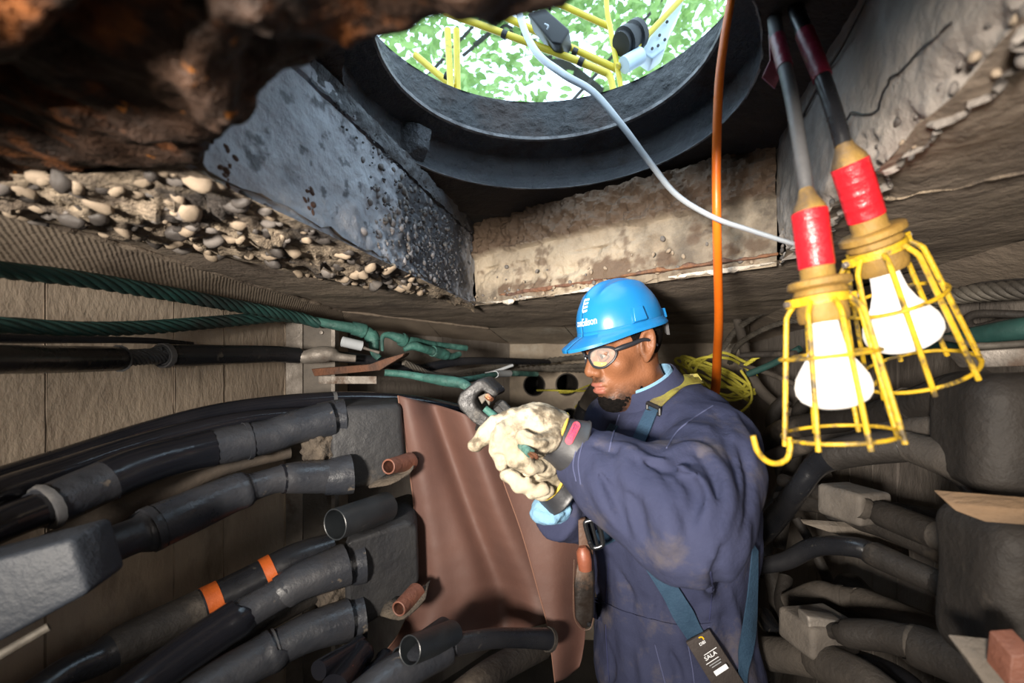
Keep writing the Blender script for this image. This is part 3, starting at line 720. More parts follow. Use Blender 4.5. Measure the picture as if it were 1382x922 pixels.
C, r = path([(160, 484, 1.02, 24), (190, 482, 1.07, 23), (222, 480, 1.14, 23)], 10)
strands(C, r, 9, 1.2, .25).build('bare_strands', X['strandblk'], o)
cable('dark_cable_and_shadow', [(-60, 452, .80, 16), (0, 456, .87, 15), (110, 458, 1.02, 12), (200, 460, 1.18, 9), (260, 464, 1.3, 5)], 'blk', 'long thin shadow behind the stripped black cable on the left wall, built as a dark tube')  # shadow on the wall behind the stripped cable, modelled as a dark tube
# steel channel and arm on the wall
dch = 1.83
ch = MB()
a = P(387, 431, dch); 
def bxp(mb, x0, y0, x1, y1, d, th, dd=0):
    return mb.hexa([P(x0, y0, d), P(x1, y0, d+dd), P(x1, y1, d+dd), P(x0, y1, d)], [p+Vector((0, th, 0)) for p in (P(x0, y0, d), P(x1, y0, d+dd), P(x1, y1, d+dd), P(x0, y1, d))])
chan = bxp(MB(), 386, 431, 408, 925, 1.725, .006).build('rack_channel', X['steel'], smooth=False)
tag(chan, 'upright grey steel rack channel bolted to the left wall', 'steel channel')
bxp(MB(), 408, 433, 447, 925, 1.735, .005, .02).build('web', X['steeldark'], chan, smooth=False)
bxp(MB(), 447, 433, 452, 925, 1.735, .03).build('flange', X['steel'], chan, smooth=False)
for yy in (449, 500):
    p = P(434, yy, 1.745); MB().lathe([(0, .0055), (.003, .005), (.004, .0001)], p, (0, -1, 0), 10).build('bolt', X['steel'], chan)
arm = MB().hexa([P(424, 508, 1.72), P(512, 500, 1.62), P(543, 481, 1.58), P(545, 477, 1.58), P(520, 484, 1.6), P(498, 492, 1.63), P(420, 498, 1.73)], [q+Vector((.004, .05, .004)) for q in (P(424, 508, 1.72), P(512, 500, 1.62), P(543, 481, 1.58), P(545, 477, 1.58), P(520, 484, 1.6), P(498, 492, 1.63), P(420, 498, 1.73))]).build('rack_arm', X['rustbar'], chan, bevel=.002)
arm['label'] = 'rusty bent arm'
bxp(MB(), 430, 508, 508, 518, 1.66, .004, -.03).build('arm_lip', X['steel'], arm, smooth=False)
# lug ending the stripped cable, and the cable beyond
lug = MB(); C, r = path([(398, 480, 1.6, 22), (412, 482, 1.61, 24), (430, 479, 1.62, 30), (446, 478, 1.63, 27), (458, 482, 1.64, 16), (480, 484, 1.66, 13)], 8)
tag(lug.tube(C, r, 14, flat=.75).build('cable_lug', X['steel']), 'dull grey flattened cable lug in front of the wall channel', 'cable lug')
cable('dark_cable_and_shadow', [(446, 480, 1.7, 15), (481, 484, 1.75, 15), (541, 493, 1.85, 14), (568, 497, 1.9, 13), (612, 489, 2.0, 12), (660, 487, 2.15, 10), (740, 489, 2.6, 8)], 'blk', 'black cable running from the grey lug towards the back wall')
j = hollow(MB(), P(462, 461, 1.62), P(488, 467, 1.66), .0135, .0135, .002).build('tube_lug', X['clear']); tag(j, 'pale open-ended tube lug lying above the rusty rack arm', 'cable lug')
C, r = path([(484, 467, 1.66, 13), (498, 472, 1.67, 7), (512, 476, 1.68, 9)], 5); MB().tube(C, r, 10, flat=.5).build('tongue', X['steel'], j)
gg = 'green taped cables near the back left corner'
cable('taped_cable', [(418, 431, 1.69, 10), (447, 438, 1.70, 13), (481, 444, 1.74, 15), (497, 450, 1.77, 17), (504, 460, 1.77, 16), (506, 476, 1.77, 12), (512, 484, 1.77, 8)], 'tapegreen', 'green taped cable hooking down beside the wall channel', parts=[('tape_wrap', .3, .42, 1.25, 'tapegreen'), ('tape_wrap', .55, .68, 1.2, 'tapegreen')], group=gg)
cable('taped_cable', [(516, 474, 1.7, 4), (516, 456, 1.7, 6), (524, 452, 1.72, 9), (540, 457, 1.75, 14), (548, 461, 1.77, 13), (560, 459, 1.8, 8), (582, 464, 1.9, 8), (629, 470, 2.05, 8)], 'tapegreen', 'green taped cable with a hooked wire end, highest of those by the back left corner', parts=[('tape_wrap', .45, .53, 1.3, 'tapegreen')], group=gg)
cable('taped_cable', [(545, 472, 1.75, 6), (558, 467, 1.77, 12), (572, 471, 1.8, 11), (595, 477, 1.9, 13), (609, 481, 1.95, 9), (620, 478, 2, 8)], 'tapegreen', 'short green taped cable under the highest green taped one', parts=[('tape_wrap', .5, .7, 1.2, 'tapegreen')], group=gg)
cable('taped_cable', [(519, 503, 1.6, 9), (545, 505, 1.62, 10), (568, 509, 1.63, 11), (600, 514, 1.6, 15), (624, 518, 1.58, 14), (640, 528, 1.55, 9)], 'tapegreen', 'green taped cable running down to the black C-shaped tool head', group=gg)
cable('taped_cable', [(612, 514, 1.6, 9), (634, 512, 1.7, 9), (660, 507, 1.9, 8), (683, 504, 2.1, 8), (724, 505, 2.4, 7)], 'tapegreen', 'green and white cable end pointing right at the duct mouths', parts=[('tape_wrap', .6, .78, 1.2, 'clear')], group=gg)
for k, (pp_, lb) in enumerate([([(545, 489, 1.7, 9), (590, 508, 1.85, 10), (632, 502, 2.1, 10), (683, 494, 2.4, 9), (777, 483, 2.7, 9), (870, 476, 2.8, 9)], 'bundle of grey twisted cable crossing the back wall, upper one'),
      ([(560, 500, 1.8, 8), (620, 509, 2.0, 9), (690, 500, 2.5, 9), (790, 494, 2.75, 9), (880, 497, 2.8, 9)], 'bundle of grey twisted cable crossing the back wall, middle one'),
      ([(570, 512, 1.9, 7), (640, 505, 2.3, 8), (720, 499, 2.6, 8), (800, 500, 2.78, 9), (880, 506, 2.8, 9)], 'bundle of grey twisted cable crossing the back wall, lowest one')]):
    twisted('strand_cable', pp_, 'strand', lb, ns=6, turns=14, group='grey cables across the back wall')
cable('thin_rod', [(635, 506, 2.2, 3), (662, 503, 2.25, 4), (692, 493, 2.3, 4)], 'clear', 'thin pale stick lying over the grey cables at the back', 'stick')
# black cables over the splice housing
dd = lambda px: .72+.53*px/450
def dpts(L, add=0): return [(x, y, dd(x)+add, wd) for x, y, wd in L]
cable('power_cable', dpts([(-60, 668, 34), (0, 646, 32), (90, 617, 29), (200, 581, 26), (300, 556, 25), (400, 543, 23), (480, 539, 21), (560, 544, 20), (640, 557, 17)], .10), 'blkgloss', 'wet shiny black power cable, uppermost in the left stack', parts=[('cable_tie', .70, .708, 1.04, 'cordgrey')])
cable('power_cable', dpts([(-60, 690, 44), (0, 664, 40), (90, 634, 36), (180, 604, 32), (260, 582, 28), (340, 565, 22), (430, 556, 14)], .035), 'blkgloss', 'shiny black power cable with a pale smear, second from top in the left stack', parts=[('water_smear', .45, .55, 1.01, 'clear')][:0])
cable('lead_cable', dpts([(-60, 738, 48), (0, 709, 48), (56, 687, 48), (64, 684, 60), (130, 655, 58), (190, 630, 54), (250, 613, 48), (310, 600, 50), (366, 588, 46), (400, 576, 46), (446, 566, 48)], -.02), 'lead', 'thick wet black cable with a joint collar entering the upper housing port', parts=[('cable_sleeve', 0, .215, 1.02, 'blkgloss'), ('collar', .27, .30, 1.1, 'cordgrey'), ('wet_patch', .42, .66, 1.035, 'blkgloss'), ('collar', .735, .745, 1.06, 'lead')])
cable('brown_cable', dpts([(20, 762, 36), (80, 730, 36), (150, 694, 36), (220, 661, 35), (290, 630, 33), (340, 616, 30), (390, 606, 26)], .06), 'brown', 'brownish dusty cable between the two cables that enter the upper housing')
cable('lead_cable', dpts([(85, 762, 66), (130, 744, 54), (180, 724, 48), (196, 718, 56), (205, 714, 60), (260, 690, 56), (310, 668, 50), (330, 661, 48), (342, 657, 38), (372, 648, 36), (396, 645, 42), (452, 643, 46)], -.06), 'lead', 'blue-grey sleeved cable from the slate block to the lower port of upper housing', parts=[('collar', .335, .375, 1.06, 'lead'), ('cable_sleeve', .38, .72, 1.03, 'lead'), ('drip', .85, .862, 1.05, 'blkgloss')])
# slate block at the far left
sb = splice('joint_block', -70, 775, 112, 728, .60, .64, .05, 'boxblue', 'slate-grey rectangular joint block at the lower left edge, close by', .006)
sb2 = None
a = [P(-230, 815, .57), P(96, 727, .64), P(119, 802, .64), P(-230, 992, .57)]
bpy.data.objects.remove(sb)
nrm = Vector((-.05, .98, .15)).normalized()
sb = MB().hexa(a, [q+nrm*.05 for q in a]).build('joint_block', X['boxblue'], bevel=.006); tag(sb, 'slate-grey rectangular joint block at the lower left edge, close by', 'cable joint')
b = [P(-70, 846, .598), P(60, 790, .63), P(64, 797, .63), P(-70, 856, .598)]
C, r = path([(-60, 916, .58, 12), (0, 884, .60, 12), (66, 846, .63, 11)], 6); tag(MB().tube(C, r, 8).build('grey_rod', X['strand']), 'thin grey rod under the slate joint block', 'rod')
# upper splice housing with clay sealed ports
def housing(name, quad, depthv, m, label, bev, ports):
    o = MB().hexa(quad, [q+depthv for q in quad]).build(name, X[m], bevel=bev); tag(o, label, 'cable joint')
    for (x, y, d, rr) in ports:
        c = P(x, y, d); ax = Vector((1, .55, .05))
        MB().lathe([(-.02, rr*.98), (-.01, rr*1.02), (.0, rr*1.06), (.012, rr*1.12), (.03, rr*1.14), (.03, .0001)], c, ax, 18).build('port', X['lead'], o)
    return o
hu = housing('splice_housing', [P(443, 550, 1.20), P(541, 545, 1.30), P(548, 640, 1.30), P(535, 655, 1.30), P(455, 664, 1.20), P(444, 650, 1.20)], Vector((-.03, .12, .01)), 'boxgrey', 'dark splice housing with two cable ports beside the sheet, the upper one', .012, [(443, 566, 1.245, .034), (452, 643, 1.19, .033)])
hl = housing('splice_housing', [P(462, 741, 1.14), P(474, 732, 1.14), P(553, 702, 1.24), P(563, 712, 1.24), P(566, 790, 1.24), P(545, 815, 1.24), P(478, 858, 1.14), P(466, 850, 1.14)], Vector((-.03, .14, .02)), 'boxgrey', 'dark splice housing with two cable ports beside the sheet, the lower one', .012, [(468, 762, 1.17, .036), (468, 838, 1.15, .034)])
hl['group'] = hu['group'] = 'splice housings beside the sheet'
# rusty clay between the ports
for (x, y, d, s_, par) in ((436, 602, 1.24, (.035, .05, .045), hu), (455, 800, 1.2, (.03, .05, .045), hl)):
    bm = bmesh.new(); bmesh.ops.create_icosphere(bm, subdivisions=4, radius=1); c = P(x, y, d)
    for v in bm.verts: v.co = Vector([v.co[i]*s_[i] for i in range(3)])*(1+.3*fbm(v.co, 2.5, 4, 1))+c-WL[par]
    me = bpy.data.meshes.new('sealant'); bm.to_mesh(me); bm.free(); me.polygons.foreach_set('use_smooth', [True]*len(me.polygons)); link('sealant', me, X['putty'], par, WL[par])
# lower group
def dq(px): return .66+.50*px/465
def lp(L, add=0): return [(x, y, dq(x)+add, wd) for x, y, wd in L]
cable('taped_power_cable', lp([(30, 950, 44), (90, 908, 42), (130, 890, 44), (160, 873, 50), (200, 854, 52), (280, 817, 50), (350, 782, 48), (400, 756, 46), (450, 738, 38)], .08), 'blk', 'black cable ringed with orange tape bands in the lower left stack', parts=[('tape_band', .618, .655, 1.03, 'orange', 'bright orange tape band'), ('tape_band', .765, .80, 1.03, 'orange', 'bright orange tape band'), ('cable_sleeve', .34, .612, 1.02, 'dust2')])
cable('lead_cable', lp([(150, 955, 50), (200, 918, 50), (250, 882, 50), (300, 848, 50), (322, 834, 50), (330, 829, 44), (380, 800, 42), (385, 797, 48), (410, 783, 50), (466, 762, 56)], -.02), 'lead', 'blue-black cable entering the upper port of the lower housing', parts=[('cable_sleeve', 0, .50, 1.04, 'blkgloss'), ('collar', .70, .71, 1.1, 'lead')])
cable('lead_cable', lp([(230, 960, 56), (300, 917, 54), (350, 888, 52), (368, 878, 54), (375, 874, 48), (420, 852, 50), (470, 836, 54)], -.03), 'lead', 'grey cable entering the lower port of the lower housing', parts=[('cable_sleeve', 0, .66, 1.04, 'lead'), ('collar', .64, .66, 1.09, 'cordgrey')])
cable('dark_cable_and_shadow', lp([(200, 980, 30), (270, 905, 30), (330, 855, 30), (400, 815, 28), (450, 790, 24)], .10), 'dust2', 'dark cable hidden behind the two lower housing cables')
cable('taped_power_cable', lp([(270, 935, 30), (286, 890, 28), (300, 845, 30), (318, 800, 32)], .13), 'blk', 'black cable rising steeply with orange tape behind the lower housing cables', parts=[('tape_band', .22, .42, 1.04, 'orange', 'bright orange tape band'), ('tape_band', .62, .80, 1.04, 'orange', 'bright orange tape band')])
# loose pipes
o = hollow(MB(), P(452, 708, 1.06), P(521, 684, 1.22), .0265, .0285, .0022).build('plastic_pipe', X['pipeblk']); tag(o, 'short black plastic pipe lying on top of the lower splice housing', 'pipe')
o = hollow(MB(), P(553, 878, .90), P(610, 856, 1.02), .020, .021, .0018).build('plastic_pipe', X['pipeblk']); tag(o, 'black plastic pipe end at bottom center with a bright rim', 'pipe')
o = hollow(MB(), P(541, 890, .96), P(600, 848, 1.10), .018, .019, .002).build('plastic_pipe', X['pipeblk']); tag(o, 'black plastic pipe end tucked behind the bright-rimmed pipe', 'pipe')
o = hollow(MB(), P(524, 630, 1.18), P(553, 623, 1.28), .0145, .0185, .003, depth=.6).build('conduit_stub', X['pipebrn']); tag(o, 'small reddish brown pipe stub beside the upper splice housing', 'pipe')
o2 = hollow(MB(), P(538, 822, 1.12), P(562, 800, 1.2), .0135, .0185, .003, depth=.6).build('conduit_stub', X['pipebrn']); tag(o2, 'small reddish brown pipe stub beside the lower splice housing', 'pipe')
for par, pts in ((o, [(497, 657, 1.24, 3), (525, 652, 1.2, 4), (548, 640, 1.22, 4), (556, 631, 1.24, 3)]), (o2, [(513, 830, 1.16, 3), (540, 835, 1.12, 4), (562, 820, 1.14, 4), (574, 808, 1.17, 3)])):
    C, r = path(pts, 6); V = []
    MB().grid([[p+np.array((0, 0, 0)), p+np.array((.0, .05, .012))] for p in C]).build('ledge', X['putty'], par, solid=.004)
cable('black_hose', [(470, 965, .84, 56), (520, 922, .90, 52), (565, 893, .95, 46), (600, 876, 1.0, 42), (612, 871, 1.01, 30), (660, 862, 1.05, 26), (700, 861, 1.1, 25), (728, 862, 1.13, 26), (742, 863, 1.15, 28)], 'blk', 'black hose with a capped end curving along the bottom under the sheet', 'hose', parts=[('end_cap', .965, 1.0, 1.12, 'dust2'), ('hose_sleeve', 0, .50, 1.03, 'lead')])
cable('black_hose', [(560, 990, .95, 40), (640, 925, 1.05, 38), (680, 898, 1.15, 36), (730, 872, 1.28, 34)], 'dust2', 'second dark hose lower behind the capped hose', 'hose')
for k, (a, b, rr, lb) in enumerate([((452, 930), (490, 880), .018, 'black sealed cable end at the bottom with an orange tape scrap'), ((430, 905), (487, 868), .012, 'narrow black cable end poking up at the bottom left of the pipes'), ((480, 935), (522, 888), .015, 'black sealed cable end beside the bright-rimmed pipe')]):
    pa, pb = P(*a, .93+.02*k), P(*b, 1.06+.02*k)
    o = MB().lathe([(0, .0001), (0, rr*1.2), (.02, rr*1.2), ((pb-pa).length*.8, rr*.9), ((pb-pa).length*.9, rr*1.15), ((pb-pa).length, rr*1.1), ((pb-pa).length, .0001)], pa, pb-pa, 16).build('cable_end', X['blkgloss']); tag(o, lb, 'cable end')
    if k == 0:
        q = pa.lerp(pb, .55)+Vector((.0, -.021, .008)); MB().box(q, .026, .003, .006, Matrix.Rotation(-.5, 3, 'Y')).build('tape_scrap', X['orange'], o)
# dark wall of stacked cables filling the space behind the housings
for k, (y0, y1, x0, x1) in enumerate(((600, 612, 380, 560), (690, 660, 400, 560), (880, 842, 380, 560))):
    pass
# --- brown rubber sheets
def sheet(name, left, right, dfn, m, label, nu=60, nv=70):
    Lc, Rc = catmull([(*q, 0) for q in left], 12), catmull([(*q, 0) for q in right], 12)
    def at(Cv, v):
        L = np.concatenate([[0], np.cumsum(np.linalg.norm(np.diff(Cv, axis=0), axis=1))]); t = v*L[-1]; return [np.interp(t, L, Cv[:, i]) for i in (0, 1)]
    G = []
    for i in range(nu+1):
        row = []
        for j in range(nv+1):
            u, v = i/nu, j/nv; a, b = at(Lc, v), at(Rc, v); x, y = a[0]*(1-u)+b[0]*u, a[1]*(1-u)+b[1]*u
            y += 14*math.sin(math.pi*u)*(v-.5)*.6
            row.append(tuple(P(x, y, dfn(u, v))))
        G.append(row)
    o = MB().grid(G).build(name, X[m], solid=.0022); tag(o, label, 'rubber sheet', 'brown rubber sheets')
    E = [G[0][j] for j in range(nv+1)]
    MB().tube(np.array(E), .0013, 5).build('frayed_edge', X['sheetedge'], o); return o
def d1(u, v):
    g = lambda c, s_: math.exp(-((u-c)/s_)**2)
    return 1.36-.02*u + .055*g(.34+.36*v, .12) - .036*g(.06+.10*v, .14) - .050*g(.62+.22*v, .16)*(1-.3*v) + .015*math.sin(7*u+3*v)*v - .028*v - .03*max(0, v-.85)*5*g(.6, .4)
def d2(u, v): return 1.265+.05*u-.045*v+.012*math.sin(5*u+4*v)
sheet('rubber_sheet', [(537, 534), (549, 610), (560, 700), (563, 790), (541, 850), (520, 880)], [(680, 580), (700, 640), (722, 710), (748, 780), (756, 822), (754, 838)], d1, 'sheet', 'brown rubber sheet hanging beside the splice housings, left one')
sheet('rubber_sheet', [(664, 606), (683, 660), (705, 722), (727, 800), (740, 850), (748, 912), (749, 921)], [(770, 600), (776, 660), (784, 720), (786, 800), (790, 850), (786, 885), (782, 900)], d2, 'sheet', 'brown rubber sheet hanging just left of the worker, right one')
# ------------------------------------------------------------------ right side
gu = 'grey stranded cables high on the right wall'
twisted('strand_cable', [(1440, 340, .98, 24), (1382, 352, 1.05, 20), (1320, 362, 1.15, 17), (1255, 376, 1.3, 14), (1170, 402, 1.6, 11), (1065, 406, 1.9, 10), (1000, 440, 2.3, 9), (975, 470, 2.5, 8)], 'strand', 'grey stranded cable high on the right wall, the upper one', ns=6, turns=12, group=gu)
twisted('strand_cable', [(1440, 388, .97, 30), (1382, 391, 1.03, 28), (1300, 398, 1.15, 25), (1230, 414, 1.3, 20), (1160, 436, 1.55, 14), (1062, 434, 1.85, 9), (1000, 462, 2.2, 8), (985, 490, 2.35, 8)], 'strand', 'grey stranded cable high on the right wall, the lower one', ns=6, turns=12, group=gu)
cable('dark_cable_and_shadow', [(1440, 372, 1.02, 10), (1382, 374, 1.08, 10), (1330, 381, 1.16, 9), (1290, 396, 1.25, 9)], 'dust2', 'thin dark cable between the two stranded ones on the right wall')
cable('looped_cable', [(1440, 428, .98, 12), (1360, 424, 1.05, 11), (1318, 424, 1.1, 11), (1306, 432, 1.12, 11), (1316, 442, 1.12, 10), (1360, 434, 1.06, 10), (1440, 436, .98, 10)], 'dust2', 'thin dark cable bent in a tight loop above the green one on the right')
C_ = cable('taped_cable', [(1440, 440, .93, 34), (1382, 444, .98, 32), (1330, 452, 1.05, 28), (1290, 459, 1.12, 24), (1235, 470, 1.28, 18), (1180, 482, 1.5, 14)], 'green', 'green taped cable at the right edge beside the lamp cage')
cable('bent_rod', [(1440, 462, .90, 10), (1382, 464, .93, 10), (1320, 467, .98, 10), (1290, 458, 1.02, 10), (1268, 456, 1.05, 9)], 'strand', 'bent grey metal rod at the right edge under the green cable', 'rod')
o = MB().hexa([P(1312, 474, .93), P(1400, 468, .86), P(1400, 494, .86), P(1332, 496, .92)], [p+Vector((.01, .05, .0)) for p in (P(1312, 474, .93), P(1400, 468, .86), P(1400, 494, .86), P(1332, 496, .92))]).build('flat_bracket', X['steel'], bevel=.002); tag(o, 'flat grey steel bracket at the right edge under the bent rod', 'bracket')
for k, pts in enumerate([[(1000, 480, 2.0, 8), (1040, 478, 1.9, 9), (1075, 478, 1.8, 10)], [(1010, 505, 2.0, 9), (1045, 490, 1.9, 9), (1080, 470, 1.8, 9)], [(1000, 492, 2.1, 6), (1040, 505, 1.95, 7), (1075, 520, 1.8, 7)]]):
    cable('thin_cable', pts, ['dust2', 'green', 'dust'][k], ['thin dark cable left of the front lamp, running level', 'thin greenish cable left of the front lamp, rising right', 'thin brown-grey cable left of the front lamp, falling right'][k])
# big housing at the right and its cables
def sdbox(name, c, half, R, rad, m, label, amp=.004, cat='cable joint', parent=None, h=.006):
    c = np.array(c); Rm = np.array(R)
    def fn(p):
        q = np.abs((p-c.astype(np.float32))@Rm.astype(np.float32))-(np.array(half, np.float32)-rad)
        return np.sqrt((np.maximum(q, 0)**2).sum(-1))+np.minimum(q.max(-1), 0)-rad+amp*vnoise(p, 14)
    e = np.abs(Rm)@np.array(half)+.02
    V, Fc = nets(fn, c-e, c+e, h); o = meshobj(name, V, Fc, X[m], parent)
    if label: tag(o, label, cat)
    return o
Rz = lambda a: np.array(Matrix.Rotation(math.radians(a), 3, 'Z'))
c = P(1375, 585, .84); sdbox('splice_housing', c, (.075, .075, .082), Rz(-20), .035, 'dust2', 'big dark rounded splice housing at the right edge below the lamps')
gr = 'dusty cables racked on the right wall'
cable('dusty_cable', [(1330, 528, .90, 62), (1290, 531, .95, 56), (1240, 545, 1.05, 46), (1226, 549, 1.08, 48), (1180, 562, 1.2, 40), (1120, 572, 1.4, 36), (1060, 580, 1.6, 30), (1030, 600, 1.8, 26)], 'dust2', 'uppermost dusty cable entering the big right housing from the left', parts=[('collar', .42, .45, 1.1, 'dust')], group=gr)
cable('dusty_cable', [(1320, 578, .92, 36), (1260, 577, 1.0, 34), (1200, 584, 1.12, 32), (1150, 592, 1.3, 28), (1090, 600, 1.5, 24), (1040, 618, 1.7, 20)], 'dust', 'middle dusty cable entering the big right housing from the left', group=gr)
cable('dusty_cable', [(1345, 650, .84, 74), (1300, 626, .89, 54), (1230, 604, .98, 38), (1215, 602, 1.0, 42), (1165, 606, 1.06, 42), (1122, 616, 1.12, 38), (1098, 632, 1.16, 30), (1076, 662, 1.2, 28), (1050, 696, 1.36, 30), (1020, 724, 1.52, 32), (985, 745, 1.75, 30)], 'blk', 'lowest cable from the big right housing, bending down behind the worker', parts=[('cable_sleeve', .28, .50, 1.06, 'dust2'), ('cable_sleeve', 0, .24, 1.05, 'dust')], group=gr)
m1 = sdbox('junction_block', P(1152, 679, 1.22), (.040, .045, .030), Rz(14), .008, 'boxlight', 'dusty grey junction block at right with cables on both ends, the upper one', .002, h=.004)
cc = P(1160, 684, 1.16); MB().lathe([(0, .021), (.012, .020), (.02, .013), (.035, .012)], cc, (1, -.35, -.35), 14).build('port', X['dust'], m1)
cable('dusty_cable', [(1168, 686, 1.16, 24), (1186, 692, 1.14, 26), (1192, 694, 1.13, 34), (1240, 713, 1.05, 38), (1280, 728, .98, 42), (1300, 738, .95, 50), (1340, 748, .90, 60), (1400, 765, .82, 70)], 'dust', 'thick dusty cable leaving the right end of the upper junction block', parts=[('cable_sleeve', .2, .52, 1.03, 'dust2'), ('collar', .60, .63, 1.08, 'dust')], group=gr)
cable('dusty_cable', [(1118, 688, 1.28, 18), (1130, 698, 1.27, 20), (1160, 704, 1.22, 24), (1200, 716, 1.15, 26), (1260, 742, 1.05, 28), (1320, 772, .96, 32), (1380, 800, .88, 36)], 'dust2', 'dark cable passing just beneath the upper junction block', group=gr)
cable('dusty_cable', [(1180, 683, 1.32, 16), (1230, 690, 1.25, 18), (1290, 701, 1.15, 18), (1350, 712, 1.05, 20), (1420, 716, .95, 22)], 'dust2', 'slimmer dark cable above the thick one from the upper junction block', group=gr)
for k, (pts, lb) in enumerate([([(1055, 648, 1.5, 18), (1085, 658, 1.42, 20), (1110, 666, 1.34, 22), (1125, 672, 1.3, 18)], 'short cable entering the upper junction block from the left'), ([(1050, 676, 1.5, 24), (1090, 676, 1.42, 28), (1122, 686, 1.32, 20)], 'short dark cable low on the left of the upper junction block')]): cable('dusty_cable', pts, 'dust2', lb)
sdbox('splice_housing', P(1385, 800, .74), (.065, .06, .095), Rz(-15), .03, 'dust2', 'dark splice housing in the lower right corner')
cable('dusty_cable', [(985, 772, 1.36, 20), (1020, 765, 1.32, 20), (1060, 757, 1.26, 22), (1100, 738, 1.2, 24), (1150, 738, 1.13, 26), (1176, 746, 1.1, 28), (1182, 749, 1.09, 34), (1230, 771, 1.02, 34), (1262, 784, .98, 33), (1270, 788, .97, 36), (1310, 806, .90, 42), (1360, 825, .80, 50)], 'dust2', 'arching cable with a pale ring at its right, across the boarded wall', parts=[('cable_sleeve', 0, .52, 1.04, 'blk'), ('ring', .895, .905, 1.06, 'clear', 'pale ring')], group=gr)
def sliver(name, pxs, th, m, label, cat, d_off=Vector((.0, .01, .006))):
    q = [P(*a) for a in pxs]; o = MB().hexa(q, [p+d_off*th for p in q]).build(name, X[m], bevel=.0012); tag(o, label, cat); return o
sliver('wood_strip', [(1084, 707, 1.24), (1150, 711, 1.22), (1225, 728, 1.18), (1228, 752, 1.18), (1170, 735, 1.2), (1120, 719, 1.22)], 1, 'woodgrey', 'grey weathered wood sliver between the cables at right', 'wood')
cable('dusty_cable', [(1060, 812, 1.4, 20), (1080, 808, 1.37, 28), (1108, 802, 1.32, 34), (1130, 806, 1.28, 30), (1160, 812, 1.24, 34), (1166, 814, 1.23, 38), (1210, 830, 1.15, 36), (1290, 862, 1.02, 38), (1370, 890, .90, 42)], 'dust', 'wavy dusty cable above the lower junction block', parts=[('collar', .38, .41, 1.08, 'dust')], group=gr)
cable('dusty_cable', [(1085, 822, 1.45, 24), (1130, 826, 1.38, 26), (1180, 838, 1.28, 26), (1230, 852, 1.2, 26), (1290, 880, 1.1, 28)], 'dust2', 'dark cable just under the wavy dusty one', group=gr)
cable('dusty_cable', [(1125, 810, 1.5, 20), (1145, 788, 1.5, 28), (1165, 800, 1.46, 24), (1185, 812, 1.4, 14)], 'dust2', 'short bent cable stub rising above the wavy dusty cable')
m2 = sdbox('junction_block', P(1104, 850, 1.14), (.050, .040, .028), Rz(10), .007, 'boxlight', 'pale dusty junction block at the bottom right of the worker, the lower one', .002, h=.004)
MB().hexa([P(1090, 832, 1.085), P(1140, 840, 1.085), P(1141, 872, 1.085), P(1094, 866, 1.085)], [p+Vector((0, .03, 0)) for p in (P(1090, 832, 1.085), P(1140, 840, 1.085), P(1141, 872, 1.085), P(1094, 866, 1.085))]).build('cover_plate', X['steel'], m2, bevel=.004)
cable('dusty_cable', [(1120, 851, 1.09, 20), (1138, 853, 1.06, 24), (1144, 855, 1.05, 36), (1190, 858, 1.0, 40), (1230, 868, .95, 46), (1240, 873, .94, 56), (1290, 892, .88, 60), (1340, 915, .82, 66), (1400, 950, .75, 72)], 'dust2', 'thick dark cable leaving the lower junction block towards the corner', parts=[('collar', .5, .54, 1.05, 'dust')], group=gr)
cable('dusty_cable', [(1030, 830, 1.4, 22), (1050, 858, 1.3, 24), (1100, 878, 1.2, 24), (1170, 895, 1.1, 26), (1220, 920, 1.0, 30), (1260, 960, .92, 32)], 'blk', 'black cable sagging under the lower junction block', group=gr)
cable('dusty_cable', [(1010, 880, 1.3, 40), (1060, 884, 1.2, 44), (1105, 892, 1.12, 46), (1112, 894, 1.1, 50), (1160, 915, 1.0, 50), (1210, 955, .92, 54)], 'dust', 'thick brown-dusted cable at the bottom right of the worker', parts=[('collar', .45, .5, 1.06, 'dust')], group=gr)
cable('dusty_cable', [(1060, 780, 1.5, 18), (1056, 810, 1.45, 20), (1064, 838, 1.38, 22)], 'dust2', 'short upright dark cable left of the lower junction block')
sliver('broken_plank', [(1276, 677, .72), (1310, 681, .70), (1420, 690, .66), (1420, 712, .66), (1330, 705, .69), (1290, 690, .71)], 1.6, 'wood', 'broken tan plank end jutting in at the right edge', 'wood')
sliver('grey_wedge', [(1304, 888, .62), (1400, 900, .58), (1400, 940, .58), (1340, 940, .60)], 2, 'woodgrey', 'blurred grey wedge of wood in the lower right corner', 'wood')
sliver('orange_block', [(1366, 886, .57), (1400, 884, .56), (1400, 935, .56), (1362, 930, .57)], 2, 'pipebrn', 'orange-brown chunk in the very lower right corner', 'wood')
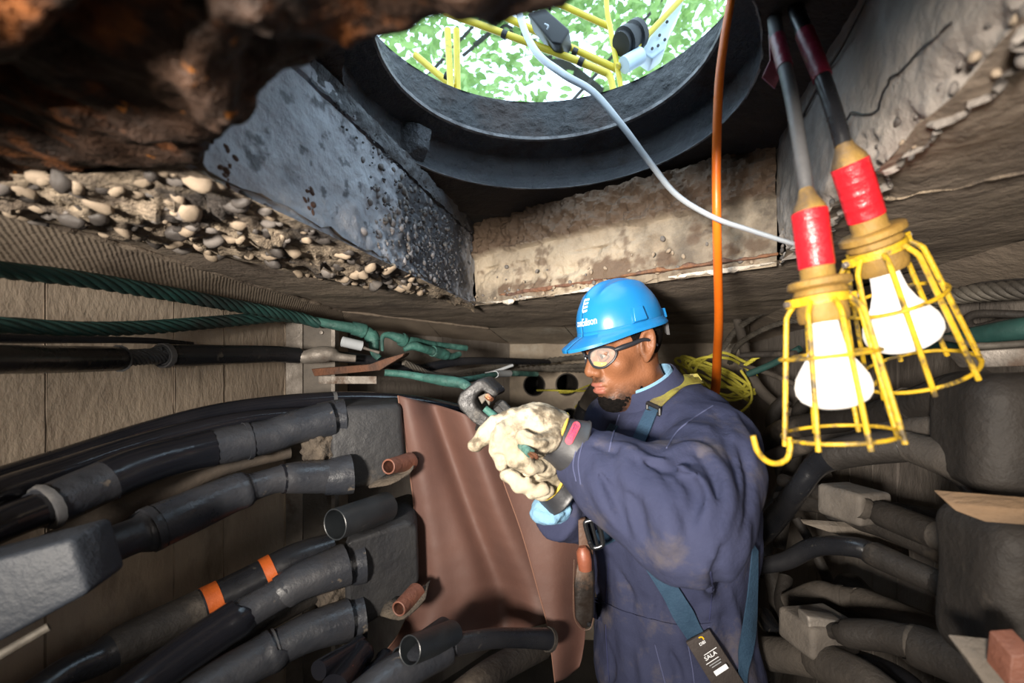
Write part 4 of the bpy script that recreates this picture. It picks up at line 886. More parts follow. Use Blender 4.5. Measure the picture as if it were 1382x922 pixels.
# cables behind the worker, in the back right corner
for k, (pts, m, lb) in enumerate([
    ([(985, 395, 2.4, 10), (1000, 450, 2.3, 12), (1015, 510, 2.2, 14), (1050, 548, 2.1, 14), (1090, 566, 2.0, 14)], 'dust', 'brown-grey cable dropping left of the front lamp hook'),
    ([(1060, 540, 1.9, 18), (1044, 560, 1.9, 18), (1046, 600, 1.85, 18), (1060, 660, 1.8, 18), (1050, 740, 1.75, 18)], 'dust2', 'dark cable dropping behind the front lamp hook'),
    ([(1100, 540, 1.9, 16), (1080, 552, 1.85, 18), (1076, 590, 1.8, 18), (1066, 640, 1.75, 18), (1036, 700, 1.7, 20), (1030, 780, 1.65, 20)], 'dust2', 'dark curved cable behind the front lamp cage'),
    ([(1120, 640, 1.7, 14), (1085, 650, 1.72, 16), (1050, 690, 1.75, 16), (1020, 740, 1.8, 16)], 'dust', 'dusty cable slanting down behind the worker'),
    ([(1110, 655, 1.75, 12), (1070, 672, 1.78, 13), (1040, 715, 1.8, 14), (1010, 760, 1.85, 14)], 'strand', 'pale grey cable slanting down behind the worker'),
    ([(1075, 700, 1.7, 12), (1095, 735, 1.65, 12), (1120, 790, 1.6, 14), (1135, 840, 1.55, 14)], 'dust2', 'dark cable crossing the pale concrete patch'),
    ([(1035, 760, 1.55, 22), (1048, 800, 1.5, 22), (1052, 850, 1.45, 24), (1040, 920, 1.4, 26)], 'dust2', 'dark cable hanging just right of the harness strap')]):
    cable('hanging_cable', pts, m, lb, group='hanging cables in the back right corner')
for k, (pts, lb) in enumerate([([(838, 505, 2.5, 22), (812, 520, 2.52, 24), (795, 545, 2.6, 26), (782, 580, 2.7, 26)], 'leftmost'), ([(858, 515, 2.4, 24), (830, 530, 2.42, 26), (812, 560, 2.5, 26), (800, 600, 2.6, 26)], 'middle'), ([(880, 520, 2.3, 26), (850, 540, 2.35, 28), (830, 575, 2.4, 28), (822, 620, 2.5, 28)], 'rightmost')]):
    cable('duct_cable', pts, 'dust', f'dusty dark cable behind the chin of the worker, {lb} of three', parts=[('end_sleeve', .7, .85, 1.12, 'blk')], group='cables entering the ducts behind the worker')
# yellow pulling rope
def roped(pts, wd, label): return twisted('pull_rope', [(x, y, d, wd) for x, y, d in pts], 'rope', label, ns=3, turns=18, cat='rope', n=10, rs=.48)
roped([(725, 527, 3.1), (745, 527, 2.9), (775, 528, 2.8), (800, 527, 2.7), (850, 525, 2.5)], 3.2, 'yellow rope coming straight out of the upper left duct mouth')
roped([(755, 530, 2.95), (772, 529, 2.8), (800, 518, 2.65), (850, 500, 2.5)], 3, 'yellow rope slanting up behind the mouth of the worker')
roped([(776, 550, 3.0), (785, 540, 2.9), (800, 530, 2.8), (840, 515, 2.6)], 2.6, 'yellow rope rising from the lower right duct mouth')
rr = random.Random(4); pts = []
for k in range(46):
    a = k*.93; cx, cy = 968+10*math.sin(k*.35), 508+6*math.cos(k*.5); pts.append((cx+(38+14*rr.random())*math.cos(a), cy+(18+12*rr.random())*math.sin(a*1.07), 2.15+.08*rr.random()))
roped(pts, 4.2, 'tangled coil of yellow rope behind the shoulder of the worker')
roped([(1000, 500, 2.1), (1012, 520, 2.1), (1014, 540, 2.1), (1005, 552, 2.1), (996, 558, 2.12)], 4.5, 'yellow rope end hanging right of the tangled coil')
roped([(1006, 492, 2.05), (1016, 486, 2.0), (1026, 480, 1.98)], 6, 'frayed yellow rope tip beside the front lamp')
# ------------------------------------------------------------------ work lamps, hose, cords
def lamp(tip, end, label, cordpts, hookdir, phase, scale, tape2, tail):
    a, b = P(*tip), P(*end); ax = (b-a).normalized(); L = (b-a).length; u = L/335.0    # one unit = one picture pixel at the lamp
    root = empty('work_lamp', a, label, 'work lamp', 'caged work lamps hanging at right')
    side = ax.cross(Vector((0, 1, 0))).normalized(); dep = ax.cross(side).normalized()
    def ring(s_, r, k): t = phase+2*math.pi*k; return a+ax*(s_*u)+(side*math.cos(t)+dep*math.sin(t))*(r*u)
    la = lambda prof, name, m, **kw: MB().lathe([(s_*u, r*u) for s_, r in prof], a, ax, 32).build(name, X[m], root, **kw)
    la([(-2, 7), (0, 8.5), (10, 11), (24, 18.5), (30, 20), (44, 20), (44, 17)], 'strain_relief', 'yrub')
    pr = [(30, 20.3)]
    for k in range(9):
        s0 = 30+k*8.2; pr += [(s0, 20.9-.1*(k % 2)), (s0+7.4, 21.0-.1*(k % 3)*.5), (s0+7.9, 20.95)]
    la(pr+[(105, 20)], 'tape_wrap', 'red')['label'] = 'bright red tape wrap'
    la([(100, 18), (102, 20), (118, 20), (121, 22), (121, 34), (123, 36.5), (130, 37), (132, 34), (134, 29), (138, 31), (141, 31), (143, 28.5), (150, 29), (168, 29.5), (174, 29), (178, 27), (178, 20)], 'socket', 'yrub')
    la([(176, 15.5), (190, 16.5), (208, 19), (225, 25), (240, 34), (252, 40.5), (264, 43.2), (274, 42.5), (283, 37.5), (289, 29), (293.5, 17), (295, 6), (295.2, .01)], 'bulb', 'bulb')
    cl = MB()
    cl.lathe([(143*u, 30*u), (143*u, 32.5*u), (154*u, 33*u), (154*u, 30*u)], a, ax, 32)
    cl.box(a+ax*(149*u)+side*(-38*u), 11*u, 14*u, 11*u, Matrix((side, dep, ax)).transposed()); cl.box(a+ax*(149*u)+side*(38*u), 11*u, 14*u, 11*u, Matrix((side, dep, ax)).transposed())
    cg = cl.build('clamp_band', X['yellow'], root, bevel=.0)
    for sg in (-1, 1):
        MB().lathe([(0, 4*u), (6*u, 4*u), (7*u, 3*u), (7*u, .01*u)], a+ax*(149*u)+side*(sg*42*u), side*sg, 10).build('clamp_screw', X['steel'], cg)
    nw = 8
    for k in range(nw):
        q = k/nw
        pts = [ring(150, 32, q), ring(156, 37, q), ring(164, 43, q), ring(176, 46, q), ring(250, 56, q), ring(330, 66.5, q), ring(338, 67.5, q)]
        MB().tube(catmull(pts, 5), 3.2*u, 8).build('cage_wire', X['yellow'], root)
    for s_, r in ((222, 55.5), (329, 65.0)):
        pts = [ring(s_, r, k/48) for k in range(48)]
        MB().tube(np.array(pts), 2.6*u, 8, closed=True).build('cage_ring', X['yellow'], root)
    kk = .5 if hookdir < 0 else .22
    c0 = a+ax*(338*u)+side*(-67*u if hookdir < 0 else -40*u)+(Vector((0, 0, 0)) if hookdir < 0 else dep*(-50*u))
    if hookdir < 0: hp = [c0-ax*14*u, c0, c0+ax*14*u-side*6*u, c0+ax*19*u-side*20*u, c0+ax*13*u-side*34*u, c0-ax*2*u-side*44*u, c0-ax*22*u-side*47*u]
    else: hp = [c0-ax*8*u, c0+ax*6*u+side*8*u, c0+ax*12*u+side*20*u, c0+ax*6*u+side*30*u, c0-ax*6*u+side*30*u]
    MB().tube(catmull(hp, 6), 3.6*u, 8).build('hook', X['yellow'], root)
    C, r = path(cordpts, 10); cd = MB().tube(C, r, 14).build('cord', X['cordgrey'] if scale else X['blk'], root)
    n0, n1 = tape2; ts = np.linspace(n0, n1, 8)*(len(C)-1); ii = np.arange(len(C))
    CC = np.stack([np.interp(ts, ii, C[:, i]) for i in range(3)], 1); rr_ = np.interp(ts, ii, r)*1.13
    MB().tube(CC, rr_, 14).build('cord_tape', X['redold'], cd)['label'] = 'dull red tape on the cord'
    if tail:
        q = [P(x, y, .74) for x, y in ((1038, 46), (1046, 46), (1050, 78), (1040, 84))]
        MB().hexa(q, [p+Vector((0, .0015, 0)) for p in q]).build('tape_tail', X['redold'], cd)
        q = [P(x, y, .735) for x, y in ((1040, 80), (1055, 97), (1046, 119), (1029, 104))]
        MB().hexa(q, [p+Vector((0, .0015, 0)) for p in q]).build('tape_tail', X['pink'], cd)
    return root
lamp((1088, 256, .60), (1133, 592, .60), 'yellow caged lamp hanging in front, with the hook reaching left', [(1089, 262, .60, 17), (1082, 215, .61, 17), (1068, 130, .65, 17), (1055, 75, .70, 17), (1047, 40, .74, 17), (1040, -30, .82, 17), (1034, -110, .95, 17)], -1, .18, 1, (.44, .62), True)
lamp((1137, 190, .63), (1236, 506, .69), 'yellow caged lamp hanging behind, tilted and higher at the right', [(1138, 196, .63, 20), (1130, 165, .635, 20), (1110, 105, .66, 20), (1086, 45, .70, 20), (1068, -10, .75, 19), (1045, -110, .92, 18)], 1, .55, 0, (.40, .60), False)
cable('orange_hose', [(1000, -110, .80, 10), (988, -10, .84, 10.5), (978, 50, .85, 11), (970, 120, .86, 11.5), (967, 220, .88, 11.5), (968, 330, .94, 11.5), (970, 430, 1.2, 11.5), (968, 480, 1.5, 11.5), (966, 520, 1.8, 12), (960, 560, 1.95, 12)], 'hose', 'bright orange hose hanging straight down through the manhole', 'hose')
cable('lead_wire', [(690, -60, 1.5, 9), (700, 15, 1.42, 9), (722, 68, 1.3, 9.5), (760, 100, 1.2, 9.5), (800, 124, 1.12, 9), (840, 170, 1.05, 8.5), (876, 218, 1.02, 8), (912, 262, .98, 7.5), (960, 292, .90, 7), (1010, 310, .80, 6.5), (1060, 326, .68, 6), (1082, 332, .62, 6)], 'clear', 'pale grey wire sagging from the manhole to the front lamp', 'wire')

# ------------------------------------------------------------------ the street above
def rail(a, b, wd, d, root, name, extra=()):
    pts = [(a[0], a[1], d, wd), (b[0], b[1], d, wd)]
    C, r = path(pts, 6); return MB().tube(C, r, 12).build(name, X['yellowrail'], root)
gr_ = empty('guard_rail', P(760, 227, 2.2), 'yellow tubular guard rail standing around the open manhole above', 'guard rail')
dR_ = 1.75
bx_ = [((560, 74), (612, 118), 9, 1.75), ((604, 40), (610, 150), 9, 1.7), ((616, 40), (618, 150), 9, 1.76), ((600, 16), (790, 86), 9, 1.70), ((620, -6), (838, 96), 9, 1.76), ((700, -20), (826, 38), 8, 1.8), ((952, -36), (834, 90), 8, 1.72)]
for k, (a, b, wd, d) in enumerate(bx_): rail(a, b, wd, d, gr_, 'rail' if k not in (1, 2) else 'post')
for pts in ([(816, -60, 1.74, 7), (819, 10, 1.74, 7), (824, 40, 1.74, 7), (834, 96, 1.74, 7), (842, 140, 1.74, 7)], [(780, 83, 1.70, 9), (812, 96, 1.70, 9), (824, 106, 1.70, 9), (832, 150, 1.70, 8)]):
    C, r = path(pts, 6); MB().tube(C, r, 12).build('post', X['yellowrail'], gr_)
for x, y, d in ((776, 71, 1.76), (604, 104, 1.74), (681, 47, 1.70), (784, 84, 1.69)):
    C, r = path([(x-3, y-2, d, 11), (x+3, y+1, d, 11)], 3); MB().tube(C, r, 12).build('joint_band', X['black'], gr_)
bag = MB().hexa([P(711, 17, 1.62), P(735, 10, 1.62), P(769, 40, 1.62), P(757, 60, 1.62), P(745, 58, 1.62)], [p+Vector((.02, .09, .02)) for p in (P(711, 17, 1.62), P(735, 10, 1.62), P(769, 40, 1.62), P(757, 60, 1.62), P(745, 58, 1.62))]).build('equipment_case', X['black'], bevel=.006)
tag(bag, 'black equipment case hung on the yellow guard rail above', 'case')
C, r = path([(735, 32, 1.60, 2), (740, 35, 1.595, 2.5), (738, 40, 1.60, 2)], 4); MB().tube(C, r, 8).build('handle', X['clear'], bag)
C, r = path([(716, 16, 1.64, 4), (722, 2, 1.66, 4), (736, -2, 1.66, 4), (742, 12, 1.64, 4)], 4); MB().tube(C, r, 8).build('strap', X['black'], bag)
X['wblue'] = mat('pale_blue_paint', (.62, .74, .85), (.5, .62, .74), 6, .4, bump=.05)
wn = MB().hexa([P(866, 70, 1.75), P(882, 40, 1.75), P(905, -10, 1.75), P(928, -20, 1.75), P(920, 10, 1.75), P(905, 40, 1.75), P(898, 66, 1.75), P(880, 80, 1.75)], [p+Vector((0.02, .10, .03)) for p in (P(866, 70, 1.75), P(882, 40, 1.75), P(905, -10, 1.75), P(928, -20, 1.75), P(920, 10, 1.75), P(905, 40, 1.75), P(898, 66, 1.75), P(880, 80, 1.75))]).build('cable_winch', X['wblue'], bevel=.006)
tag(wn, 'pale blue winch head with a black drum standing above the manhole', 'winch')
q0, q1 = P(838, 60, 1.70), P(872, 38, 1.74)
MB().lathe([(0, .0001), (0, .03), (.012, .03), (.014, .038), (.03, .038), (.034, .032), (.05, .032), (.054, .038), (.07, .038), (.07, .0001)], q0, q1-q0, 20).build('drum', X['black'], wn)
MB().lathe([(0, .0001), (0, .022), (.06, .022), (.06, .0001)], P(842, 88, 1.7), P(870, 72, 1.72)-P(842, 88, 1.7), 14).build('roller', X['wblue'], wn)
for x, y in ((888, 62), (890, 48), (900, 30), (880, 66), (897, 54)):
    MB().lathe([(0, .004), (.003, .004), (.003, .0001)], P(x, y, 1.74), (0, -1, -.2), 8).build('bolt', X['black'], wn)
# tree over the street
X['leaf'] = mat('leaf_green', (.07, .15, .025), (.42, .55, .22), 3.5, .45, bump=0, edge=.10)
nt = X['leaf'].node_tree; tr = nt.nodes.new('ShaderNodeBsdfTranslucent'); tr.inputs[0].default_value = (.30, .46, .14, 1)
mx = nt.nodes.new('ShaderNodeMixShader'); mx.inputs[0].default_value = .5
nt.links.new(nt.nodes['Principled BSDF'].outputs[0], mx.inputs[1]); nt.links.new(tr.outputs[0], mx.inputs[2]); nt.links.new(mx.outputs[0], nt.nodes['Material Output'].inputs[0])
X['bark'] = mat('bark', (.05, .042, .036), (.03, .026, .022), 6, .9, bump=.5)
tree = empty('street_tree', (3.2, 7.0, H+.66), 'leafy green tree overhead seen through the manhole', 'tree')
cen = Vector((.3, 6.0, H+4.6)); rt = random.Random(21)
MB().tube(catmull([(3.2, 7.0, H+.66), (3.1, 7.0, H+2.2), (2.2, 6.8, H+3.4), (.9, 6.4, H+4.3), (-.4, 6.1, H+4.9)], 6), np.linspace(.16, .04, 25), 10).build('trunk', X['bark'], tree)
for k, (x, y, x2, y2) in enumerate(((572, 108, 720, -60), (640, 60, 690, 20), (625, 75, 665, 42), (760, 150, 960, -80))):
    C, r = path([(x, y, 8.2, 5), ((x+x2)/2+8, (y+y2)/2-6, 8.3, 4), (x2, y2, 8.4, 3)], 6); MB().tube(C, r, 8).build('branch', X['bark'], tree)
mb = MB()
clus = [(rt.uniform(-2.6, 3.0), rt.uniform(5.2, 7.4), H+rt.uniform(3.2, 6.8)) for _ in range(120)]
for k in range(6500):
    c = clus[rt.randrange(len(clus))]; p = Vector((c[0]+rt.gauss(0, .26), c[1]+rt.gauss(0, .26), c[2]+rt.gauss(0, .22))); s_ = rt.uniform(.045, .11)
    R = Matrix.Rotation(rt.uniform(0, 6.28), 3, 'Z') @ Matrix.Rotation(rt.gauss(0, .7), 3, 'X') @ Matrix.Rotation(rt.gauss(0, .5), 3, 'Y')
    mb.add([p+R @ (Vector(q)*s_) for q in ((-1, 0, 0), (-.3, .5, .1), (.5, .42, .1), (1.1, 0, -.1), (.5, -.42, .1), (-.3, -.5, .1), (0.1, 0, 0))], [(0, 6, 1), (1, 6, 2), (2, 6, 3), (3, 6, 4), (4, 6, 5), (5, 6, 0)])
tag(mb.build('foliage', X['leaf'], tree, smooth=False), kind='stuff')
# ------------------------------------------------------------------ the worker
X['coverall'] = mat('navy_coverall', (.027, .032, .068), (.038, .043, .083), 9, .9, bump=.22, bscale=130, c3=(.070, .064, .078), s3=9, t3=.60, spec=.2, edge=.2)
X['cov2'] = mat('navy_seam', (.035, .040, .10), None, rough=.9, bump=.1, spec=.2)
X['stitch'] = mat('pale_stitching', (.075, .085, .16), None, rough=.9, bump=0, spec=.2)
X['shirt'] = mat('light_blue_shirt', (.22, .40, .56), (.16, .31, .46), 20, .85, bump=.4, bscale=60, spec=.2)
X['strap'] = mat('teal_blue_webbing', (.026, .060, .105), (.020, .048, .088), 60, .75, bump=.3, bscale=240, spec=.3)
X['strapy'] = mat('yellow_webbing', (.30, .27, .05), (.22, .19, .04), 20, .8, bump=.4, bscale=160, c3=(.14, .115, .05), s3=14, t3=.58, spec=.3)
X['helmet'] = mat('blue_hard_hat', (.012, .175, .44), (.011, .155, .40), 6, .28, .36, bump=.02, bscale=30, speck=((.10, .22, .40), 30, .72))
X['rubber'] = mat('black_rubber_glove', (.022, .023, .027), (.035, .035, .038), 10, .42, .6, bump=.12, bscale=40)
X['leather'] = mat('cream_leather', (.46, .405, .31), (.31, .26, .18), 12, .8, bump=.35, bscale=60, c3=(.10, .08, .055), s3=19, t3=.545, spec=.3, edge=.2)
X['ltrim'] = mat('yellow_binding', (.55, .40, .06), None, rough=.7, bump=.1)
X['redlab'] = mat('red_glove_label', (.52, .06, .09), None, rough=.5, bump=.05)
X['redlab2'] = mat('label_print', (.20, .03, .12), None, rough=.5, bump=0)
X['frame'] = mat('black_glasses_frame', (.018, .02, .026), None, rough=.35, bump=0)
X['amber'] = mat('amber_glint_and_emblem', (.85, .48, .01), None, rough=.25, bump=0)
X['hair'] = mat('black_short_hair', (.006, .005, .005), (.012, .010, .009), 160, .9, bump=1.0, bscale=300, spec=.08)
X['eyew'] = mat('eye_white', (.30, .25, .22), None, rough=.2, bump=0)
X['iris'] = mat('dark_iris', (.02, .010, .006), None, rough=.1, bump=0)
X['sheath'] = mat('black_brown_leather', (.012, .008, .006), (.008, .006, .005), 14, .35, .6, bump=.15, bscale=40, c3=(.07, .040, .025), s3=14, t3=.62)
X['sheathb'] = mat('brown_leather', (.10, .052, .032), (.07, .038, .025), 20, .6, bump=.3, bscale=60)
X['knob'] = mat('wooden_knife_handle', (.24, .075, .04), (.17, .055, .03), 30, .45, bump=.1)
X['chrome'] = mat('dark_buckle_metal', (.10, .105, .115), None, rough=.25, metal=.9, bump=.05)
X['padlab'] = mat('brown_black_pad', (.035, .028, .026), (.05, .04, .036), 20, .8, bump=.3, bscale=90)
X['boot'] = mat('black_boot', (.02, .018, .016), (.035, .03, .025), 10, .6, bump=.3)
X['lens'] = bpy.data.materials.new('clear_lens'); X['lens'].use_nodes = True
nt = X['lens'].node_tree; b_ = nt.nodes['Principled BSDF']; b_.inputs['Base Color'].default_value = (.9, .9, .88, 1); b_.inputs['Roughness'].default_value = .04; b_.inputs['Alpha'].default_value = .14
# skin takes its colour from what grows on it (beard, lips): painted per vertex
X['lid'] = mat('eyelid_skin', (.17, .072, .036), None, rough=.5, bump=0)
X['skin'] = bpy.data.materials.new('brown_skin'); X['skin'].use_nodes = True
nt = X['skin'].node_tree; b_ = nt.nodes['Principled BSDF']; b_.inputs['Roughness'].default_value = .5; b_.inputs['Specular IOR Level'].default_value = .28
at_ = nt.nodes.new('ShaderNodeAttribute'); at_.attribute_name = 'Col'; nt.links.new(at_.outputs['Color'], b_.inputs['Base Color'])
tn = nt.nodes.new('ShaderNodeTexNoise'); tn.inputs['Scale'].default_value = 260; tn.inputs['Detail'].default_value = 4; tcn = nt.nodes.new('ShaderNodeTexCoord'); nt.links.new(tcn.outputs['Object'], tn.inputs['Vector'])
bp_ = nt.nodes.new('ShaderNodeBump'); bp_.inputs['Strength'].default_value = .25; bp_.inputs['Distance'].default_value = .004; nt.links.new(tn.outputs['Fac'], bp_.inputs['Height']); nt.links.new(bp_.outputs[0], b_.inputs['Normal'])

A3 = lambda *q: np.array(P(*q), np.float32)
yaw = math.radians(22)
Ft = np.array((-math.cos(yaw), -math.sin(yaw), 0)); Lt = np.array((math.sin(yaw), -math.cos(yaw), 0)); Ut = np.array((0, 0, 1.))
RT = np.stack([Ft, Lt, Ut], 1)       # torso axes in columns
person = empty('person', P(905, 500, 1.28)*1, 'worker in navy coveralls and blue hard hat holding a cable in a crimping tool', 'person')
person.location.z = 0; WL[person] = Vector((person.location.x, person.location.y, 0))
chest = A3(908, 632, 1.28); belly = A3(903, 745, 1.28); hips = A3(908, 890, 1.28); nb = A3(884, 560, 1.265)
SL = nb+Lt.astype(np.float32)*.138+np.array((.012, 0, -.042), np.float32); SR = nb-Lt.astype(np.float32)*.135+np.array((-.0, 0, -.04), np.float32)
EL = A3(927, 706, .83); WLh = A3(782, 617, 1.0)
ER = A3(862, 712, 1.40); WR = A3(752, 694, 1.10)
footL = np.array((hips[0]+Lt[0]*.10+.0, hips[1]+Lt[1]*.10, .075), np.float32); footR = np.array((hips[0]-Lt[0]*.10-.03, hips[1]-Lt[1]*.10, .075), np.float32)
hipL = hips+Lt.astype(np.float32)*.075-np.array((0, 0, .03), np.float32); hipR = hips-Lt.astype(np.float32)*.075-np.array((0, 0, .03), np.float32)
def mid(a, b, t, off=(0, 0, 0)): return a*(1-t)+b*t+np.array(off, np.float32)
def arm_l(p):
    d = cap(p, SL, mid(SL, EL, .6), .070, .070)
    d = smin(d, cap(p, mid(SL, EL, .5), EL, .074, .066), .05)
    d = smin(d, cap(p, EL, mid(EL, WLh, .55), .067, .060), .05)
    d = smin(d, cap(p, mid(EL, WLh, .5), WLh, .060, .050), .04)
    return d
def trunk(p):
    d = ell(p, chest, (.142, .158, .185), RT)
    d = smin(d, ell(p, belly, (.150, .165, .17), RT), .10)
    d = smin(d, ell(p, hips, (.152, .170, .16), RT), .10)
    d = smin(d, cap(p, mid(SL, SR, .08), mid(SL, SR, .92), .056), .05)
    d = smin(d, cap(p, nb-np.array((0, 0, .055), np.float32), mid(SL, nb, .35), .050, .050), .04)
    d = smin(d, cap(p, hipL, mid(hipL, footL, .5), .095, .078), .06); d = smin(d, cap(p, mid(hipL, footL, .5), footL, .075, .062), .03)
    d = smin(d, cap(p, hipR, mid(hipR, footR, .5), .095, .078), .06); d = smin(d, cap(p, mid(hipR, footR, .5), footR, .075, .062), .03)
    d = smin(d, cap(p, SR, ER, .072, .060), .05); d = smin(d, cap(p, ER, WR, .058, .046), .04)
    # drape of the cloth over the belt line and back
    th = np.arctan2((p-chest)@Lt.astype(np.float32), (p-chest)@Ft.astype(np.float32)); z = p[..., 2]-H
    d = d+.0035*np.sin(th*17+vnoise(p, 9)*3)*np.clip(1-np.abs(z+.47)/.10, 0, 1)
    return d
def base_cov(p): return smin(trunk(p), arm_l(p), .035)
folds = []   # (polyline, radius, sign)
for pxs, r, sg in [
    ([(832, 600), (846, 606), (858, 616), (864, 630)], .010, 1), ([(868, 618), (893, 628), (913, 635), (941, 654), (954, 685), (950, 712)], .011, 1),
    ([(800, 600), (822, 606), (838, 612), (850, 624)], .006, -1), ([(872, 624), (886, 630), (903, 632), (925, 622), (934, 624)], .007, -1),
    ([(905, 634), (921, 645), (938, 658), (946, 676)], .007, -1), ([(887, 636), (898, 654), (910, 680), (922, 706), (926, 722)], .006, -1),
    ([(856, 622), (860, 645), (866, 668), (874, 690)], .006, -1), ([(880, 640), (893, 665), (904, 695), (908, 722)], .009, 1), ([(862, 640), (878, 676), (890, 712)], .008, 1),
    ([(963, 552), (968, 572), (966, 584), (946, 598), (926, 610)], .006, -1), ([(972, 560), (982, 595), (992, 625), (994, 660)], .006, -1), ([(955, 610), (975, 640), (982, 680), (975, 715)], .009, 1),
    ([(940, 610), (962, 640), (968, 672)], .006, -1), ([(905, 612), (930, 604), (952, 606)], .009, 1),
    ([(820, 640), (834, 660), (842, 690)], .006, -1), ([(806, 622), (816, 648), (830, 680)], .008, 1), ([(840, 612), (846, 640), (854, 664)], .008, 1),
    ([(812, 640), (824, 668), (838, 700), (850, 724)], .008, -1), ([(850, 668), (862, 698), (872, 728)], .008, -1), ([(930, 640), (938, 672), (934, 704)], .008, -1), ([(796, 646), (812, 676), (830, 706)], .008, 1), ([(895, 690), (905, 720), (900, 742)], .009, 1),
    ([(835, 770), (850, 800), (852, 822)], .007, -1), ([(880, 780), (890, 810), (884, 836)], .007, -1), ([(950, 770), (958, 800), (952, 830)], .009, 1), ([(975, 740), (968, 790), (975, 835)], .008, -1), ([(820, 870), (826, 905), (820, 940)], .008, -1), ([(862, 880), (870, 910), (872, 945)], .008, 1), ([(806, 740), (812, 775), (806, 800)], .008, 1), ([(985, 800), (996, 860), (994, 920)], .009, 1), ([(905, 880), (915, 910), (915, 940)], .008, -1),
    ([(1000, 600), (1010, 640), (1012, 680), (1004, 720)], .008, -1), ([(990, 560), (1006, 590), (1014, 620)], .007, 1)]:
    pts, g = hit(base_cov, pxs); Cq = catmull(pts, 4); Gq = catmull(g, 4)
    folds.append((Cq.astype(np.float32)+(Gq*(-r*.10 if sg > 0 else -r*.05)).astype(np.float32), r, sg))
def cov(p):
    d = base_cov(p)
    nearm = np.abs(d) < .05
    if nearm.any():
        q = p[nearm]; e = d[nearm]
        e = e+.0040*vnoise(q*np.array((1, 1, .55), np.float32), 26)+.0018*vnoise(q+5, 60)
        for Cq, r, sg in folds:
            lo, hi = Cq.min(0)-.04, Cq.max(0)+.04; m = ((q > lo) & (q < hi)).all(-1)
            if not m.any(): continue
            n_ = len(Cq); rs = r*np.sin(np.linspace(.35, 2.8, n_)); f_ = chain(q[m], Cq, rs)
            e[m] = smin(e[m], f_, .014) if sg > 0 else smax(e[m], -f_, .009)
        d = d.copy(); d[nearm] = e
    return d
# cuffs are cut square: plane at the left wrist
wd_ = (WLh-EL)/np.linalg.norm(WLh-EL); wr_ = (WR-ER)/np.linalg.norm(WR-ER)
def cov_cut(p):
    d = cov(p); q = p-WLh; near_ = (np.sqrt((q*q).sum(-1)) < .11)
    d = np.where(near_, smax(d, q@wd_-.012, .008), d)
    q = p-WR; near_ = (np.sqrt((q*q).sum(-1)) < .10)
    return np.where(near_, smax(d, q@wr_-.012, .008), d)
V, Fc = nets(cov_cut, (.0, .42, .0), (.56, 1.20, H+.0), .0055)
cov_o = meshobj('coverall', V, Fc, X['coverall'], person)
for nm, ft in (('boot', footL), ('boot', footR)):
    c = Vector(ft); fd = Vector(Ft)
    bm = bmesh.new(); bmesh.ops.create_icosphere(bm, subdivisions=3, radius=1)
    for v in bm.verts:
        z = max(v.co.z, -.75); v.co = c+fd*(v.co.x*.125+.055)+Vector(Lt)*(v.co.y*.046)+Vector((0, 0, z*.08-.015))-WL[person]
        v.co.z = max(v.co.z, .0)
    me = bpy.data.meshes.new('boot'); bm.to_mesh(me); bm.free(); me.polygons.foreach_set('use_smooth', [True]*len(me.polygons)); link('boot', me, X['boot'], person, WL[person])

